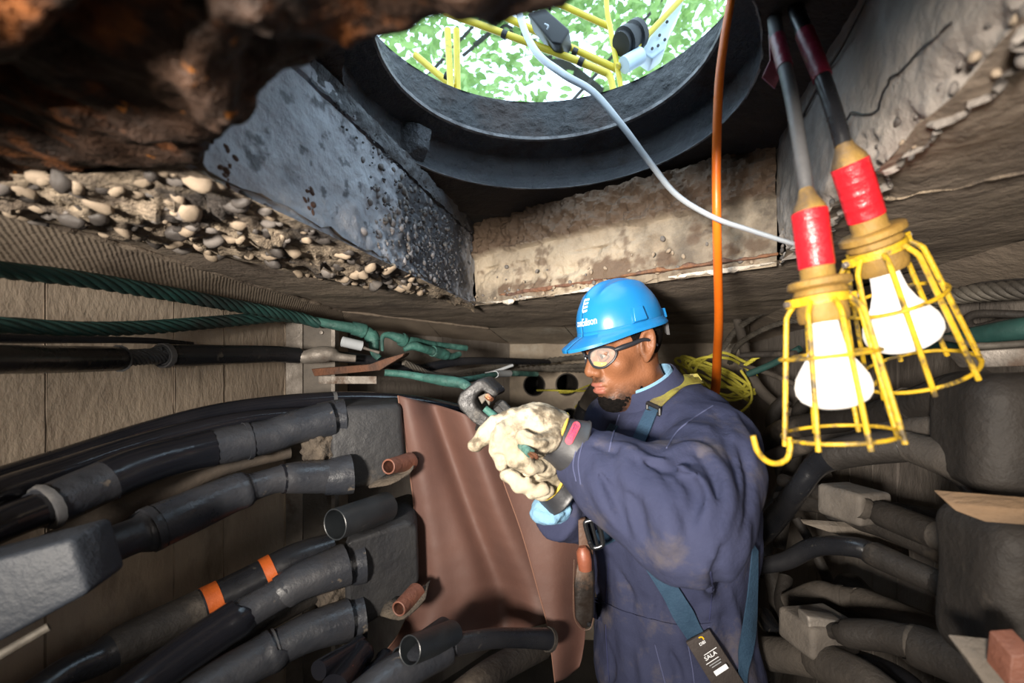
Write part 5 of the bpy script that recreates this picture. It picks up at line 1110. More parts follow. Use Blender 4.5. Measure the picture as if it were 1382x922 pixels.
# ---- head, built in its own axes (x left, y forward, z up; metres of a full-size head times HS)
HS = .80; HV = np.array((.78, .79, .90), np.float32); O = A3(841, 472, 1.25)
ya, pi_, ro = math.radians(24), math.radians(15), math.radians(-3)
f_ = np.array((-math.cos(ya)*math.cos(pi_), -math.sin(ya)*math.cos(pi_), -math.sin(pi_))); l_ = np.cross((0, 0, 1), f_); l_ /= np.linalg.norm(l_); u_ = np.cross(f_, l_)
u_ = np.cross(f_, l_)
if u_[2] < 0: u_ = -u_
RH = np.stack([l_, f_, u_], 1).astype(np.float32)
def toW(q): return O+(np.asarray(q, np.float32)*HV)@RH.T
def toL(p): return ((p-O)@RH)/HV
def mir(q): return [np.array((s_*q[0], q[1], q[2]), np.float32) for s_ in (1, -1)]
def head_l(p):
    ps = p.copy(); ps[..., 0] = np.abs(p[..., 0])          # symmetric
    d = ell(ps, (0, -.018, .035), (.075, .095, .085))
    d = smin(d, ell(ps, (0, .030, -.028), (.060, .062, .082)), .03)
    d = smin(d, cap(ps, (.050, -.012, -.055), (.012, .066, -.098), .020, .018), .03)
    d = smin(d, ell(ps, (0, .070, -.098), (.022, .020, .018)), .025)
    d = smin(d, ell(ps, (.046, .058, -.020), (.022, .022, .018)), .025)
    d = smin(d, cap(ps, (0, .084, .028), (.040, .074, .027), .012), .018)
    d = smax(d, -ell(ps, (.032, .100, .006), (.018, .018, .012)), .016)
    d = smin(d, cap(ps, (0, .088, .014), (0, .112, -.024), .0085, .0125), .012)
    d = smin(d, ell(ps, (.0145, .100, -.030), (.0095, .012, .009)), .008)
    d = smax(d, -ell(ps, (.007, .108, -.040), (.004, .006, .004)), .004)
    d = smin(d, ell(ps, (0, .086, -.060), (.028, .016, .020)), .018)
    d = smin(d, ell(ps, (0, .0985, -.0565), (.023, .0095, .0062)), .006)
    d = smin(d, ell(ps, (0, .0975, -.0695), (.021, .0100, .0075)), .006)
    d = smax(d, -cap(ps, (0, .110, -.063), (.026, .092, -.0635), .0022), .004)
    # ears
    ca, sa = math.cos(.35), math.sin(.35); q = ps-np.array((.079, -.012, .006), np.float32)
    qx = q[..., 0]*ca+q[..., 1]*sa*1.0; qy = -q[..., 0]*sa+q[..., 1]*ca; zt = q[..., 2]*.98+qy*.18; qy = qy-q[..., 2]*.18*-1
    qq = np.stack([qx, qy, zt], -1)
    ear = ell(qq, (.002, 0, .002), (.0085, .0215, .032)); ear = smax(ear, -ell(qq, (.012, .0015, .004), (.0125, .0140, .0225)), .0025)
    ear = smin(ear, ell(qq, (.003, -.006, .004), (.0025, .004, .012)), .003); ear = smin(ear, ell(qq, (.002, .012, -.003), (.005, .004, .006)), .003)
    ear = smin(ear, ell(qq, (.001, .003, -.026), (.0055, .009, .009)), .005)
    d = smin(d, ear, .008)
    # neck
    d = smin(d, cap(ps, (0, -.030, -.060), (0, -.075, -.235), .056, .066), .03)
    d = smin(d, cap(ps, (.012, .020, -.10), (.0, -.035, -.20), .030, .045), .03)
    return d
def head_w(p): return head_l(toL(p))*HS
c = np.array(O); V, Fc = nets(head_w, c-np.array((.16, .17, .22)), c+np.array((.19, .17, .11)), .0024)
body = meshobj('body', V, Fc, X['skin'], person)
Ll = toL(V.astype(np.float32)); ax_ = np.abs(Ll[:, 0]); y_, z_ = Ll[:, 1], Ll[:, 2]
def ss(x, a, b): t = np.clip((x-a)/(b-a), 0, 1); return t*t*(3-2*t)
nz_ = vnoise(Ll*1.0, 120)*.5+vnoise(Ll+3, 300)*.5
base = np.array((.205, .084, .040)); col = np.tile(base, (len(V), 1))*(1+.10*vnoise(Ll, 30)[:, None])
beard = ss(-z_, .070, .092)*ss(y_, .015, .055)*(ss(-z_, .02, .05))            # chin and goatee
beard = np.maximum(beard, .62*ss(-z_+.25*y_*0, .052, .085)*ss(y_, -.015, .02)*(1-ss(y_, .085, .1)*0))
mous = ss(y_, .085, .098)*ss(-z_, .036, .043)*(1-ss(-z_, .049, .053))*ss(.032-ax_, 0, .008)
side = .5*ss(ax_, .045, .060)*ss(.03-y_, 0, .03)*ss(y_, -.005, .01)*ss(z_, -.06, -.02)*(1-ss(z_, .02, .03))
lips = ss(y_, .088, .094)*ss(.0235-ax_, 0, .004)*ss(z_, -.0775, -.074)*(1-ss(z_, -.0525, -.050))
bd = np.clip(np.maximum(np.maximum(beard, .75*mous), side)*(1+.5*nz_), 0, 1)*(1-lips)
bd = bd*(1-ss(-z_, .125, .15))
brow = ss(y_, .070, .080)*ss(z_, .026, .030)*(1-ss(z_, .036, .040))*ss(ax_, .010, .016)*(1-ss(ax_, .048, .058))
col = col*(1-bd[:, None]*.88)+np.array((.012, .010, .009))*bd[:, None]*.88
col = col*(1-.85*brow[:, None])+np.array((.012, .009, .008))*.85*brow[:, None]
col = col*(1-.75*lips[:, None])+np.array((.30, .105, .085))*.75*lips[:, None]
ca_ = body.data.color_attributes.new('Col', 'FLOAT_COLOR', 'POINT'); ca_.data.foreach_set('color', np.hstack([col, np.ones((len(V), 1))]).astype(np.float32).ravel())
# short hair and beard as their own shells
def hair_l(p):
    ps = p.copy(); ps[..., 0] = np.abs(p[..., 0])
    d = ell(ps, (0, -.018, .035), (.0785, .0985, .088))+.0012*vnoise(p, 260)
    lim = -(p[..., 2]-(.012+np.clip((p[..., 1]-.0)*.9, 0, .08)-np.clip(-(p[..., 1]+.012)*1.5, 0, .075)))     # hairline: low at the nape, up over the ear, forehead
    side_ = (ps[..., 0] > .055) & (p[..., 1] > -.0) & (p[..., 1] < .022)
    lim = np.where(side_, lim-.012, lim)
    return smax(d, lim, .004)
V, Fc = nets(lambda p: hair_l(toL(p))*HS, c-np.array((.12, .12, .10)), c+np.array((.13, .12, .11)), .0028); meshobj('hair', V, Fc, X['hair'], person)
def beard_l(p):
    ps = p.copy(); ps[..., 0] = np.abs(p[..., 0])
    d = head_l(p)-.0035+.0016*vnoise(p, 320)
    reg = smin(ell(ps, (0, .076, -.106), (.030, .034, .026)), cap(ps, (.020, .070, -.104), (.050, .015, -.082), .016, .010), .012)+.004*vnoise(p, 200)
    reg = np.maximum(reg, -ell(ps, (0, .10, -.066), (.027, .03, .017)))
    return smax(d, reg, .003)
V, Fc = nets(lambda p: beard_l(toL(p))*HS, toW((0, .05, -.1))-.075, toW((0, .05, -.1))+.075, .0020); meshobj('beard', V, Fc, X['hair'], person)
for sx in (1, -1):
    bm = bmesh.new(); bmesh.ops.create_uvsphere(bm, u_segments=20, v_segments=14, radius=.0118*HS)
    ce = Vector(toW((sx*.032, .0795, .006)))
    for v in bm.verts: v.co = v.co+ce-WL[person]
    me = bpy.data.meshes.new('eye'); bm.to_mesh(me); bm.free(); me.polygons.foreach_set('use_smooth', [True]*len(me.polygons)); eo = link('eye', me, X['eyew'], person, WL[person])
    gz = (Vector(f_)*1.0-Vector(u_)*.25).normalized()
    MB().lathe([(0, .0056*HS), (.0012*HS, .0045*HS), (.0016*HS, .0001)], ce+gz*.0104*HS, gz, 14).build('iris', X['iris'], eo)
    q = [toW((sx*t, y, z)) for t, y, z in ((.017, .086, .007), (.025, .0885, .0125), (.034, .0885, .0130), (.046, .081, .007))]
    MB().tube(catmull(q, 5), .0062*HS, 10).build('eyelid', X['lid'], person)
    q = [toW((sx*t, y, z)) for t, y, z in ((.017, .086, .003), (.025, .0885, -.004), (.034, .0885, -.0045), (.046, .081, .003))]
    MB().tube(catmull(q, 5), .0040*HS, 10).build('eyelid', X['lid'], person)
# safety glasses
gl_ = lambda x, z: (.110-10.5*x*x-.0*z)
lo_ = [(.007, .004), (.014, .017), (.034, .024), (.055, .020), (.063, .008), (.056, -.008), (.036, -.019), (.015, -.014)]
gls = None
for sx in (1, -1):
    Q = catmull(lo_+[lo_[0]], 6)[:-1]; C = np.array([toW((sx*x, gl_(x, z)-.3*(.0 if z > 0 else -z*.4), z)) for x, z in Q])
    fr = MB().tube(C, .0030*HS, 8, closed=True)
    tps = []
    if gls is None:
        bq = MB(); bq.tube(catmull([toW((.009, .108, .008)), toW((0, .112, .011)), toW((-.009, .108, .008))], 5), .003*HS, 8)
        for s2 in (1, -1):
            tq = MB(); tps.append(tq); tq.tube(catmull([toW((s2*x, y, z)) for x, y, z in ((.060, .070, .012), (.068, .055, .014), (.076, .030, .016), (.081, .0, .018), (.083, -.02, .012), (.080, -.040, -.002))], 6), np.concatenate([np.linspace(.0052, .0062, 8), np.linspace(.0062, .0030, 23)])*HS, 10, flat=1.0)
        gls = fr.build('glasses', X['frame'], person); bq.build('bridge', X['frame'], gls); [t_.build('temple', X['frame'], gls) for t_ in tps]
    else: fr.build('lens_frame', X['frame'], gls)
    cen_ = toW((sx*.036, gl_(.036, 0)+.001, .002)); n_ = len(C)
    MB().add([cen_]+[tuple(p) for p in C], [(0, 1+i, 1+(i+1) % n_) for i in range(n_)]).build('lens', X['lens'], gls)
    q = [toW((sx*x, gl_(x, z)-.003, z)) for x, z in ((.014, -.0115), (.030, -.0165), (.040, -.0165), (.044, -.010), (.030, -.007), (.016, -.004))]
    MB().add(q, [tuple(range(6))]).build('lens_glint', X['amber'], gls, solid=.001)  # amber reflection low in the lens, drawn as a coloured strip
def text_mesh(s_, size=1.0, bold=0):
    cu = bpy.data.curves.new('t', 'FONT'); cu.body = s_; cu.size = 1; cu.align_x = 'CENTER'; cu.align_y = 'CENTER'; cu.offset = .005 if bold else 0; cu.resolution_u = 3
    ob = bpy.data.objects.new('t', cu); COL.objects.link(ob); dg = bpy.context.evaluated_depsgraph_get()
    me = bpy.data.meshes.new_from_object(ob.evaluated_get(dg)); bpy.data.objects.remove(ob); bpy.data.curves.remove(cu)
    v = [tuple(p.co*size) for p in me.vertices]; f = [tuple(p.vertices) for p in me.polygons]; bpy.data.meshes.remove(me); return v, f
v, f = text_mesh('UVEX', .0085, .0002)
tm = MB().add([toW((.079+.0075-.0022*abs(0), .036-x, .0158+y)) for x, y, z in v], f); 
tm.v = [tuple(toW((.0715+.0062*1.05+(.030-yy)*.24, yy, zz))) for (yy, zz) in [(.036-x, .0155+y-.02*x) for x, y, z in v]]
tm.build('temple_lettering', X['strapy'], gls, smooth=False)
# hard hat
DC = np.array((0, -.006, .052)); Ra, Rb, Rc = .097, .113, .099
def dome(phi, t, off=0):       # phi 0 = front, + towards the left; t 0 rim .. 1 crown
    x, y = math.sin(phi), math.cos(phi); e = t*math.pi/2; r = math.cos(e)**.80; z = math.sin(e)**.95
    px_, py_ = x*Ra*r, y*Rb*r
    rid = .006*math.exp(-(px_/.012)**2)*ss(t, .42, .6)*(1-ss(t, 1.5, 2)) if t > .3 else 0
    rid2 = .0035*math.exp(-((abs(px_)-.042)/.008)**2)*float(ss(t, .45, .6))
    k = 1+(off+rid+rid2)/.1
    return DC+np.array((px_*k, py_*k, z*Rc*k))
nph, nt_ = 96, 28
G = [[toW(dome(2*math.pi*i/nph, j/nt_)) for j in range(nt_+1)] for i in range(nph+1)]
hm = MB().grid(G)
def brimr(phi):
    c_ = max(0, math.cos(phi)); return .009+.046*(c_**3)
G = []
for i in range(nph+1):
    ph = 2*math.pi*i/nph; row = []
    for (k, dz) in ((0, .004), (0.04, .0), (.5, -.004), (1.0, -.010), (1.0, -.0135), (.5, -.008), (0, -.006)):
        b = dome(ph, 0); ex = brimr(ph)*k; fr_ = max(0, math.cos(ph))**2
        row.append(toW(b+np.array((math.sin(ph)*ex, math.cos(ph)*ex, dz*(1+.9*fr_)))))
    G.append(row)
hm.grid(G)
hat = hm.build('hard_hat', X['helmet'], person, solid=.0025, angle=55)
# slot boss on the side
def hatbox(ph0, t0, w_, h_, th):
    b0 = [dome(ph0-w_, t0-.04, -.001), dome(ph0+w_, t0-.04, -.001), dome(ph0+w_*.8, t0+h_, -.001), dome(ph0-w_*.8, t0+h_, -.001)]
    b1 = [dome(ph0-w_*.8, t0-.02, th), dome(ph0+w_*.8, t0-.02, th), dome(ph0+w_*.6, t0+h_*.85, th), dome(ph0-w_*.6, t0+h_*.85, th)]
    return MB().hexa([toW(q) for q in b0], [toW(q) for q in b1])
hatbox(1.42, .06, .17, .16, .012).build('slot', X['helmet'], hat, bevel=.0012); hatbox(-1.42, .05, .15, .15, .008).build('slot', X['helmet'], hat, bevel=.0012)
hatbox(2.75, .0, .16, .10, .010).build('slot', X['helmet'], hat, bevel=.001)
q = [toW(DC+np.array((x, y, z))) for x, y, z in ((.055, -.105, -.012), (.03, -.122, -.012), (.03, -.120, -.040), (.052, -.105, -.044))]
MB().hexa(q, [a+np.array((-.006, 0, .0)) for a in q]).build('ratchet_strap', X['cordgrey'], hat)
def ondome(v, f, ph0, t0, sc, name, m, parent, off=.0012):
    MB().add([toW(dome(ph0+x*sc/Rb, t0+y*sc/.145, off)) for x, y, z in v], f).build(name, m, parent, smooth=False)
LP0 = .14
v, f = text_mesh('conEdison', .0205, 1); ondome(v, f, LP0, .17, 1, 'lettering', X['white'], hat)
# emblem: four bars gathered into a rounded left side
mb = MB()
for k in range(4):
    y0 = .0125-.0085*k; q = [(-.0065+.002*(k in (0, 3)), y0), (.0115, y0+.001), (.0115, y0+.0055), (-.0065+.002*(k in (0, 3)), y0+.0045)]
    n_ = 6; top = [(q[0][0]+(q[1][0]-q[0][0])*i/n_, q[0][1]+(q[1][1]-q[0][1])*i/n_, 0) for i in range(n_+1)]; bt = [(q[3][0]+(q[2][0]-q[3][0])*i/n_, q[3][1]+(q[2][1]-q[3][1])*i/n_, 0) for i in range(n_+1)]
    mb.add([toW(dome(LP0-.02+x/Rb, .40+y/.145, .0012)) for x, y, z in top+bt], [(i, i+1, n_+2+i, n_+1+i) for i in range(n_)])
cv = []
for k in range(13):
    a = math.pi/2+math.pi*k/12; cv.append((-.0045+.0085*math.cos(a), .0020+.0155*math.sin(a), 0)); cv.append((-.0045+.0045*math.cos(a), .0020+.0115*math.sin(a), 0))
mb.add([toW(dome(LP0-.02+x/Rb, .40+y/.145, .0012)) for x, y, z in cv], [(2*i, 2*i+1, 2*i+3, 2*i+2) for i in range(12)])
mb.build('emblem', X['white'], hat, smooth=False)
# collars
na = Vector((-.50, -.16, .86)).normalized()
cc_ = P(878, 528, 1.258)
MB().lathe([(-.030, .082), (-.012, .074), (.010, .066), (.026, .0635), (.028, .0615), (.026, .0595), (.0, .060)], cc_, na, 48).build('collar', X['coverall'], person)
MB().lathe([(-.01, .059), (.018, .0575), (.0305, .0562), (.0315, .055), (.0305, .0535), (0, .054)], cc_, na, 40).build('shirt_collar', X['shirt'], person)
# ------------------------------------------------------------------ straps, gloves, tool
def ribbon(name, Lp, Rp, m, parent=None, off=.0035, fn=None, th=.0022, n=8, cols=5):
    fn = fn or cov
    La, Ra_ = catmull([(*q, 0) for q in Lp], n), catmull([(*q, 0) for q in Rp], n)
    G = []
    for i in range(len(La)):
        px_ = [(La[i][0]*(1-k/(cols-1))+Ra_[i][0]*k/(cols-1), La[i][1]*(1-k/(cols-1))+Ra_[i][1]*k/(cols-1)) for k in range(cols)]
        G.append(px_)
    flat_ = [q for r in G for q in r]; p, g = hit(fn, flat_); p = p+g*off
    p = p.reshape(len(G), cols, 3); g = g.reshape(len(G), cols, 3)
    top = p+g*th/2; bot = p-g*th/2
    mb = MB(); mb.grid(top); mb.grid(bot[:, ::-1])
    for a, b in ((top[:, 0], bot[:, 0]), (bot[:, -1], top[:, -1])): mb.grid(np.stack([a, b], 1))
    mb.grid(np.stack([top[0], bot[0]], 1)); mb.grid(np.stack([top[-1], bot[-1]], 1))
    return mb.build(name, m, parent or person)
har = empty('harness', WL[person]); har.parent = person; har.location = (0, 0, 0); WL[har] = WL[person]
ribbon('shoulder_pad', [(940, 509), (915, 512), (896, 528), (879, 545)], [(948, 520), (926, 524), (908, 538), (889, 556)], X['strapy'], har, .006)
ribbon('strap', [(878, 546), (870, 562), (858, 588), (842, 625), (832, 655)], [(891, 553), (884, 570), (874, 595), (858, 632), (848, 660)], X['strap'], har, .005, trunk)
ribbon('strap', [(826, 572), (820, 584), (810, 620)], [(836, 576), (830, 588), (821, 625)], X['strap'], har, .004, trunk)
ribbon('strap', [(838, 716), (870, 760), (900, 810), (928, 868)], [(858, 712), (890, 752), (922, 800), (950, 850)], X['strap'], har, .008, trunk, n=16)
ribbon('strap', [(1006, 730), (1000, 790), (992, 860), (984, 930)], [(1012, 740), (1011, 800), (1006, 870), (998, 930)], X['strap'], har, .014, trunk, n=16)
ribbon('strap', [(796, 714), (815, 708), (840, 714)], [(797, 736), (818, 728), (842, 723)], X['strap'], har, .010, trunk)
bp, bg = hit(cov, [(877, 548), (893, 556)]); q0, q1 = Vector(bp[0]+bg[0]*.010), Vector(bp[1]+bg[1]*.010)
MB().tube([q0, q1], .004, 8).tube([q0+Vector((0, 0, -.012)), q1+Vector((0, 0, -.012))], .003, 8).tube([q0, q0+Vector((0, 0, -.012))], .003, 8).tube([q1, q1+Vector((0, 0, -.012))], .003, 8).build('strap_buckle', X['black'], har)
# chest buckle: rounded frame
bp = np.array([A3(788, 704, 1.05), A3(807, 702, 1.045), A3(815, 736, 1.045), A3(799, 741, 1.05)])
C = []
for i in range(4):
    a, b, c = bp[i-1], bp[i], bp[(i+1) % 4]; C += [b+(a-b)*.3, b+(a-b)*.06+(c-b)*.06, b+(c-b)*.3]
C.append(C[0]); C = catmull(C, 4)[:-1]
MB().tube(C, .0042, 10, closed=True).tube([bp[0]*.5+bp[1]*.5, bp[2]*.5+bp[3]*.5], .003, 8).build('buckle', X['chrome'], har)
# label pad at the hip
pq, pg = hit(trunk, [(921, 862), (952, 845), (1006, 928), (972, 945)]); pn = Vector(pg.mean(0)).normalized(); pc = [Vector(q)+pn*.017 for q in pq]
pn = (pc[1]-pc[0]).cross(pc[3]-pc[0]).normalized(); pn = -pn if pn.y > 0 else pn
pad = MB().hexa(pc, [q-pn*.007 for q in pc]).build('label_pad', X['padlab'], har, bevel=.0015)
def onpad(v, f, cx, cy, ang, sc, name, m):
    ca, sa = math.cos(ang), math.sin(ang); pxs = [(cx+(x*ca+y*sa)*sc, cy+(x*sa-y*ca)*sc) for x, y, z in v]
    p = onface(pc, pn, pxs, .0007); MB().add(p, f).build(name, m, pad, smooth=False)
an = math.radians(-33)
v, f = text_mesh('SALA', 8.2, .2); onpad(v, f, 959, 885, an, 1, 'lettering', X['white'])
v, f = text_mesh('DBI', 6.0, .1); onpad(v, f, 948, 868, an, 1, 'lettering', X['white'])
def rectv(x0, y0, x1, y1): return [(x0, y0, 0), (x1, y0, 0), (x1, y1, 0), (x0, y1, 0)], [(0, 1, 2, 3)]
for (cx, cy, w_, h_) in ((958.5, 879, 20, .9), (961.5, 891.5, 20, .9)): onpad(*rectv(-w_/2, -h_/2, w_/2, h_/2), cx, cy, an, 1, 'label_line', X['white'])
onpad(*rectv(-10, -3.6, 10, 3.6), 973, 904, an, 1, 'label_field', X['white'])
for (cx, cy, w_) in ((965, 894, 18), (967, 897, 15)): onpad(*rectv(-w_/2, -.5, w_/2, .5), cx, cy, an, 1, 'label_line', X['clear'])
cvv = []
for k in range(9):
    a = -.6+2.6*k/8; cvv += [(4.2*math.cos(a), 4.2*math.sin(a), 0), (2.6*math.cos(a), 2.6*math.sin(a), 0)]
onpad(cvv, [(2*i, 2*i+1, 2*i+3, 2*i+2) for i in range(8)], 946, 863, an, 1, 'emblem', X['amber'])
# seams of the coverall
ribbon('waistband', [(800, 804), (845, 825), (913, 842), (958, 840)], [(802, 834), (845, 854), (897, 869), (940, 868)], X['coverall'], cov_o, .002, cols=6)
def seam(pxs, r=.0011, m='stitch'):
    pxs = [tuple(q[:2]) for q in catmull([(*q, 0) for q in pxs], 12)]; p, g = hit(cov, pxs); C = p+g*.0006; MB().tube(C, r, 5).build('stitching', X[m], cov_o)
for yy in (0, 4): seam([(800, 806+yy), (845, 827+yy), (913, 844+yy), (958, 842+yy)], .0008); seam([(802, 832-yy), (845, 852-yy), (897, 867-yy), (940, 866-yy)], .0008)
seam([(884, 870), (892, 900), (900, 930)]); seam([(928, 868), (934, 900), (938, 930)]); seam([(958, 772), (961, 795), (957, 838)], .0009, 'cov2'); seam([(962, 548), (940, 562), (915, 582), (900, 605)], .0012); seam([(783, 592), (774, 625), (778, 650)], .0009); seam([(790, 588), (781, 622), (784, 654)], .0009)
seam([(836, 560), (828, 585), (822, 610)], .0010); seam([(822, 760), (819, 795), (818, 850), (822, 920)], .0009, 'cov2')
# knife and sheath hung at the belt
sp = [A3(780, 748, 1.045), A3(799, 748, 1.045), A3(802, 780, 1.045), A3(801, 835, 1.045), A3(796, 848, 1.045), A3(786, 850, 1.045), A3(776, 836, 1.045), A3(774, 790, 1.045)]
sh = MB().hexa(sp, [p+np.array((.006, .02, 0)) for p in sp]).build('knife_sheath', X['sheath'], person, bevel=.004)
bkk = [A3(780, 702, 1.05), A3(790, 700, 1.05), A3(800, 742, 1.052), A3(803, 790, 1.052), A3(776, 786, 1.052), A3(781, 740, 1.052)]
MB().hexa(bkk, [p+np.array((.003, .012, 0)) for p in bkk]).build('sheath_back', X['sheathb'], sh, bevel=.002)
MB().tube(np.array([A3(786, 738, 1.043), A3(787, 744, 1.043), A3(789, 756, 1.043), A3(790, 768, 1.045)]), np.array([.006, .0115, .0125, .0115]), 14).build('knife_handle', X['knob'], sh)
C = np.array([A3(x, y, 1.043) for x, y in ((775, 755), (774, 790), (775, 832), (785, 849), (797, 848), (801, 834))]); MB().tube(catmull(C, 5), .0009, 6).build('stitched_edge', X['sheathb'], sh)
for x, y in ((795, 843), (796, 733)): MB().lathe([(0, .004), (.002, .003), (.0024, .0001)], A3(x, y, 1.042), (0, -1, 0), 10).build('rivet', X['chrome'], sh)
# shirt cuff and right sleeve end
def rag(p):
    return smin(smin(cap(p, A3(733, 688, 1.06), A3(756, 684, 1.07), .020), cap(p, A3(752, 672, 1.07), A3(760, 696, 1.09), .018), .01), ell(p, A3(740, 694, 1.06), (.026, .03, .014)), .01)+.004*vnoise(p, 70)+.002*vnoise(p, 150)
V, Fc = nets(rag, A3(745, 686, 1.07)-.07, A3(745, 686, 1.07)+.07, .003); meshobj('shirt_cuff', V, Fc, X['shirt'], person)
# rubber cuffs: open cones from wrist to forearm
def cuff(name, a, b, r0, r1, flatdir=None):
    a, b = Vector(a), Vector(b); L = (b-a).length
    return MB().lathe([(0, r0-.003), (0, r0), (L*.3, r0*1.02), (L*.8, r1*.95), (L*.97, r1), (L, r1*1.04), (L*1.03, r1*1.03), (L*1.03, r1*.97), (L*.5, r0*.96)], a, b-a, 40).build(name, X['rubber'], person)
gl1 = cuff('rubber_glove', A3(745, 590, .985), A3(778, 606, .985), .0375, .0475)
gl2 = cuff('rubber_glove', A3(733, 648, 1.045), A3(756, 664, 1.06), .030, .042)
# red oval label on the near cuff
ax0 = Vector(A3(745, 590, .985)); ax1 = Vector(A3(778, 606, .985)); axd = (ax1-ax0).normalized(); Lc = (ax1-ax0).length
def cone_s(p):
    q = p-np.array(ax0, np.float32); s_ = q@np.array(axd, np.float32); t = np.clip(s_/Lc, 0, 1); r = np.sqrt(np.maximum((q*q).sum(-1)-s_*s_, 1e-9)); return (r-(.0375+(.0470-.0375)*np.clip((t-.3)/.6, 0, 1)))*.9
def ontag(pxs, off): p, g = hit(cone_s, pxs); return p+g*off
lc = [(766+4.2*math.cos(a)*1+(13*(1 if math.sin(a) > 0 else -1))*math.cos(math.radians(-58))+4.2*0, 588+4.2*math.sin(a)*-1+(13*(1 if math.sin(a) > 0 else -1))*math.sin(math.radians(-58))) for a in np.linspace(0, 2*math.pi, 25)[:-1]+.01]
cxp, cyp = 773, 586; dxp, dyp = math.cos(math.radians(-64)), math.sin(math.radians(-64)); lc = []
for k in range(24):
    a = 2*math.pi*k/24; e = 10 if math.cos(a) > 0 else -10; s1 = e+5.5*math.cos(a); s2 = 5.5*math.sin(a); lc.append((cxp+s1*dxp-s2*dyp, cyp+s1*dyp+s2*dxp))
p = ontag(lc, .0034); ctr = ontag([(cxp, cyp)], .0034)
lab = MB().add(np.vstack([ctr, p]), [(0, 1+i, 1+(i+1) % 24) for i in range(24)]).build('glove_label', X['redlab'], gl1, smooth=False)
for s2 in (-3.2, -.6, 2.0):
    for s1 in (-9, -4.6, -.2, 4.2, 8.6):
        q = [(cxp+(s1+a)*dxp-(s2+b)*dyp, cyp+(s1+a)*dyp+(s2+b)*dxp) for a, b in ((0, 0), (3.2, 0), (3.2, 1.2), (0, 1.2))]
        MB().add(ontag(q, .0039), [(0, 1, 2, 3)]).build('label_print', X['redlab2'], gl1, smooth=False)
# leather gloves
def glove_l(p):
    d = cap(p, A3(752, 582, .985), A3(722, 574, .975), .033, .030)
    d = smin(d, cap(p, A3(728, 568, .975), A3(692, 566, .97), .025, .0165), .02)
    d = smin(d, cap(p, A3(728, 586, .975), A3(698, 586, .965), .025, .0165), .02)
    d = smin(d, cap(p, A3(738, 586, .98), A3(708, 602, .96), .024, .0150), .016)
    k = .0035
    d = smin(d, chain(p, [A3(694, 563, .975), A3(672, 571, .972), A3(656, 586, .968), A3(642, 601, .965)], [.0165, .0148, .0138, .0112]), k)   # forefinger, stretched along the tool
    d = smin(d, chain(p, [A3(692, 574, .955), A3(676, 585, .935), A3(671, 606, .935), A3(677, 625, .945)], [.0160, .0148, .0135, .0115]), k)   # middle finger, hanging
    d = smin(d, chain(p, [A3(700, 588, .945), A3(690, 602, .925), A3(694, 620, .925), A3(706, 628, .945)], [.0152, .0142, .013, .012]), k)     # ring finger, curled
    d = smin(d, chain(p, [A3(712, 602, .945), A3(706, 616, .925), A3(714, 631, .930), A3(727, 630, .950)], [.0145, .013, .012, .011]), k)      # little finger, curled
    d = smin(d, chain(p, [A3(744, 592, .945), A3(730, 601, .915), A3(716, 597, .905), A3(706, 590, .910)], [.020, .0165, .0142, .0115]), k)    # thumb over the cable
    w_ = d+.0020*vnoise(p, 60)+.0014*vnoise(p+4, 120)
    return smax(w_, (p-A3(752, 587, .985))@np.array(axd, np.float32)-.004, .004)
def crease(fn, lines, r):
    cs = []
    for pxs in lines:
        q, g = hit(fn, pxs); cs.append(catmull(q+g*r*.2, 4).astype(np.float32))
    def out(p):
        d = fn(p); m = np.abs(d) < .03
        if not m.any(): return d
        e = d[m]; q = p[m]
        for C in cs: e = smax(e, -chain(q, C, r*np.sin(np.linspace(.4, 2.75, len(C)))), .006)
        d = d.copy(); d[m] = e; return d
    return out
glL = crease(glove_l, [[(706, 584), (716, 588), (732, 590), (748, 586)], [(724, 612), (736, 606), (748, 600)], [(680, 560), (684, 570), (682, 578)], [(700, 570), (712, 564), (726, 566)], [(734, 560), (738, 572), (736, 582)], [(664, 574), (668, 582)], [(652, 586), (658, 592)], [(668, 600), (676, 603)], [(668, 614), (677, 616)], [(688, 608), (698, 608)]], .0030)
V, Fc = nets(glL, A3(697, 598, .96)-np.array((.085, .075, .075)), A3(697, 598, .96)+np.array((.085, .075, .075)), .0022); lg = meshobj('leather_glove', V, Fc, X['leather'], person)
def glove_r(p):
    d = cap(p, A3(740, 650, 1.04), A3(714, 640, 1.03), .029, .027)
    d = smin(d, cap(p, A3(726, 642, 1.03), A3(698, 634, 1.02), .024, .018), .016)
    k = .0035
    d = smin(d, chain(p, [A3(702, 626, 1.02), A3(688, 628, 1.0), A3(684, 640, .985), A3(696, 646, .975)], [.015, .0135, .0125, .0115]), k)
    d = smin(d, chain(p, [A3(706, 636, 1.02), A3(694, 644, .99), A3(700, 655, .972), A3(714, 654, .968)], [.015, .0135, .0125, .0115]), k)
    d = smin(d, chain(p, [A3(716, 646, 1.02), A3(708, 656, .99), A3(718, 663, .975), A3(732, 660, .972)], [.0145, .013, .012, .011]), k)
    d = smin(d, chain(p, [A3(726, 654, 1.03), A3(722, 664, 1.0), A3(732, 667, .99), A3(741, 662, .985)], [.0135, .012, .011, .010]), k)
    d = smin(d, chain(p, [A3(740, 642, 1.015), A3(738, 632, .985), A3(726, 628, .965), A3(714, 634, .958)], [.018, .0155, .0135, .0115]), k)
    return d+.0020*vnoise(p+8, 60)+.0014*vnoise(p+2, 120)
V, Fc = nets(crease(glove_r, [[(706, 636), (720, 642), (738, 640)], [(716, 650), (730, 650), (744, 646)]], .003), A3(714, 640, 1.01)-np.array((.07, .07, .055)), A3(714, 640, 1.01)+np.array((.07, .07, .055)), .0022); rg = meshobj('leather_glove', V, Fc, X['leather'], person)
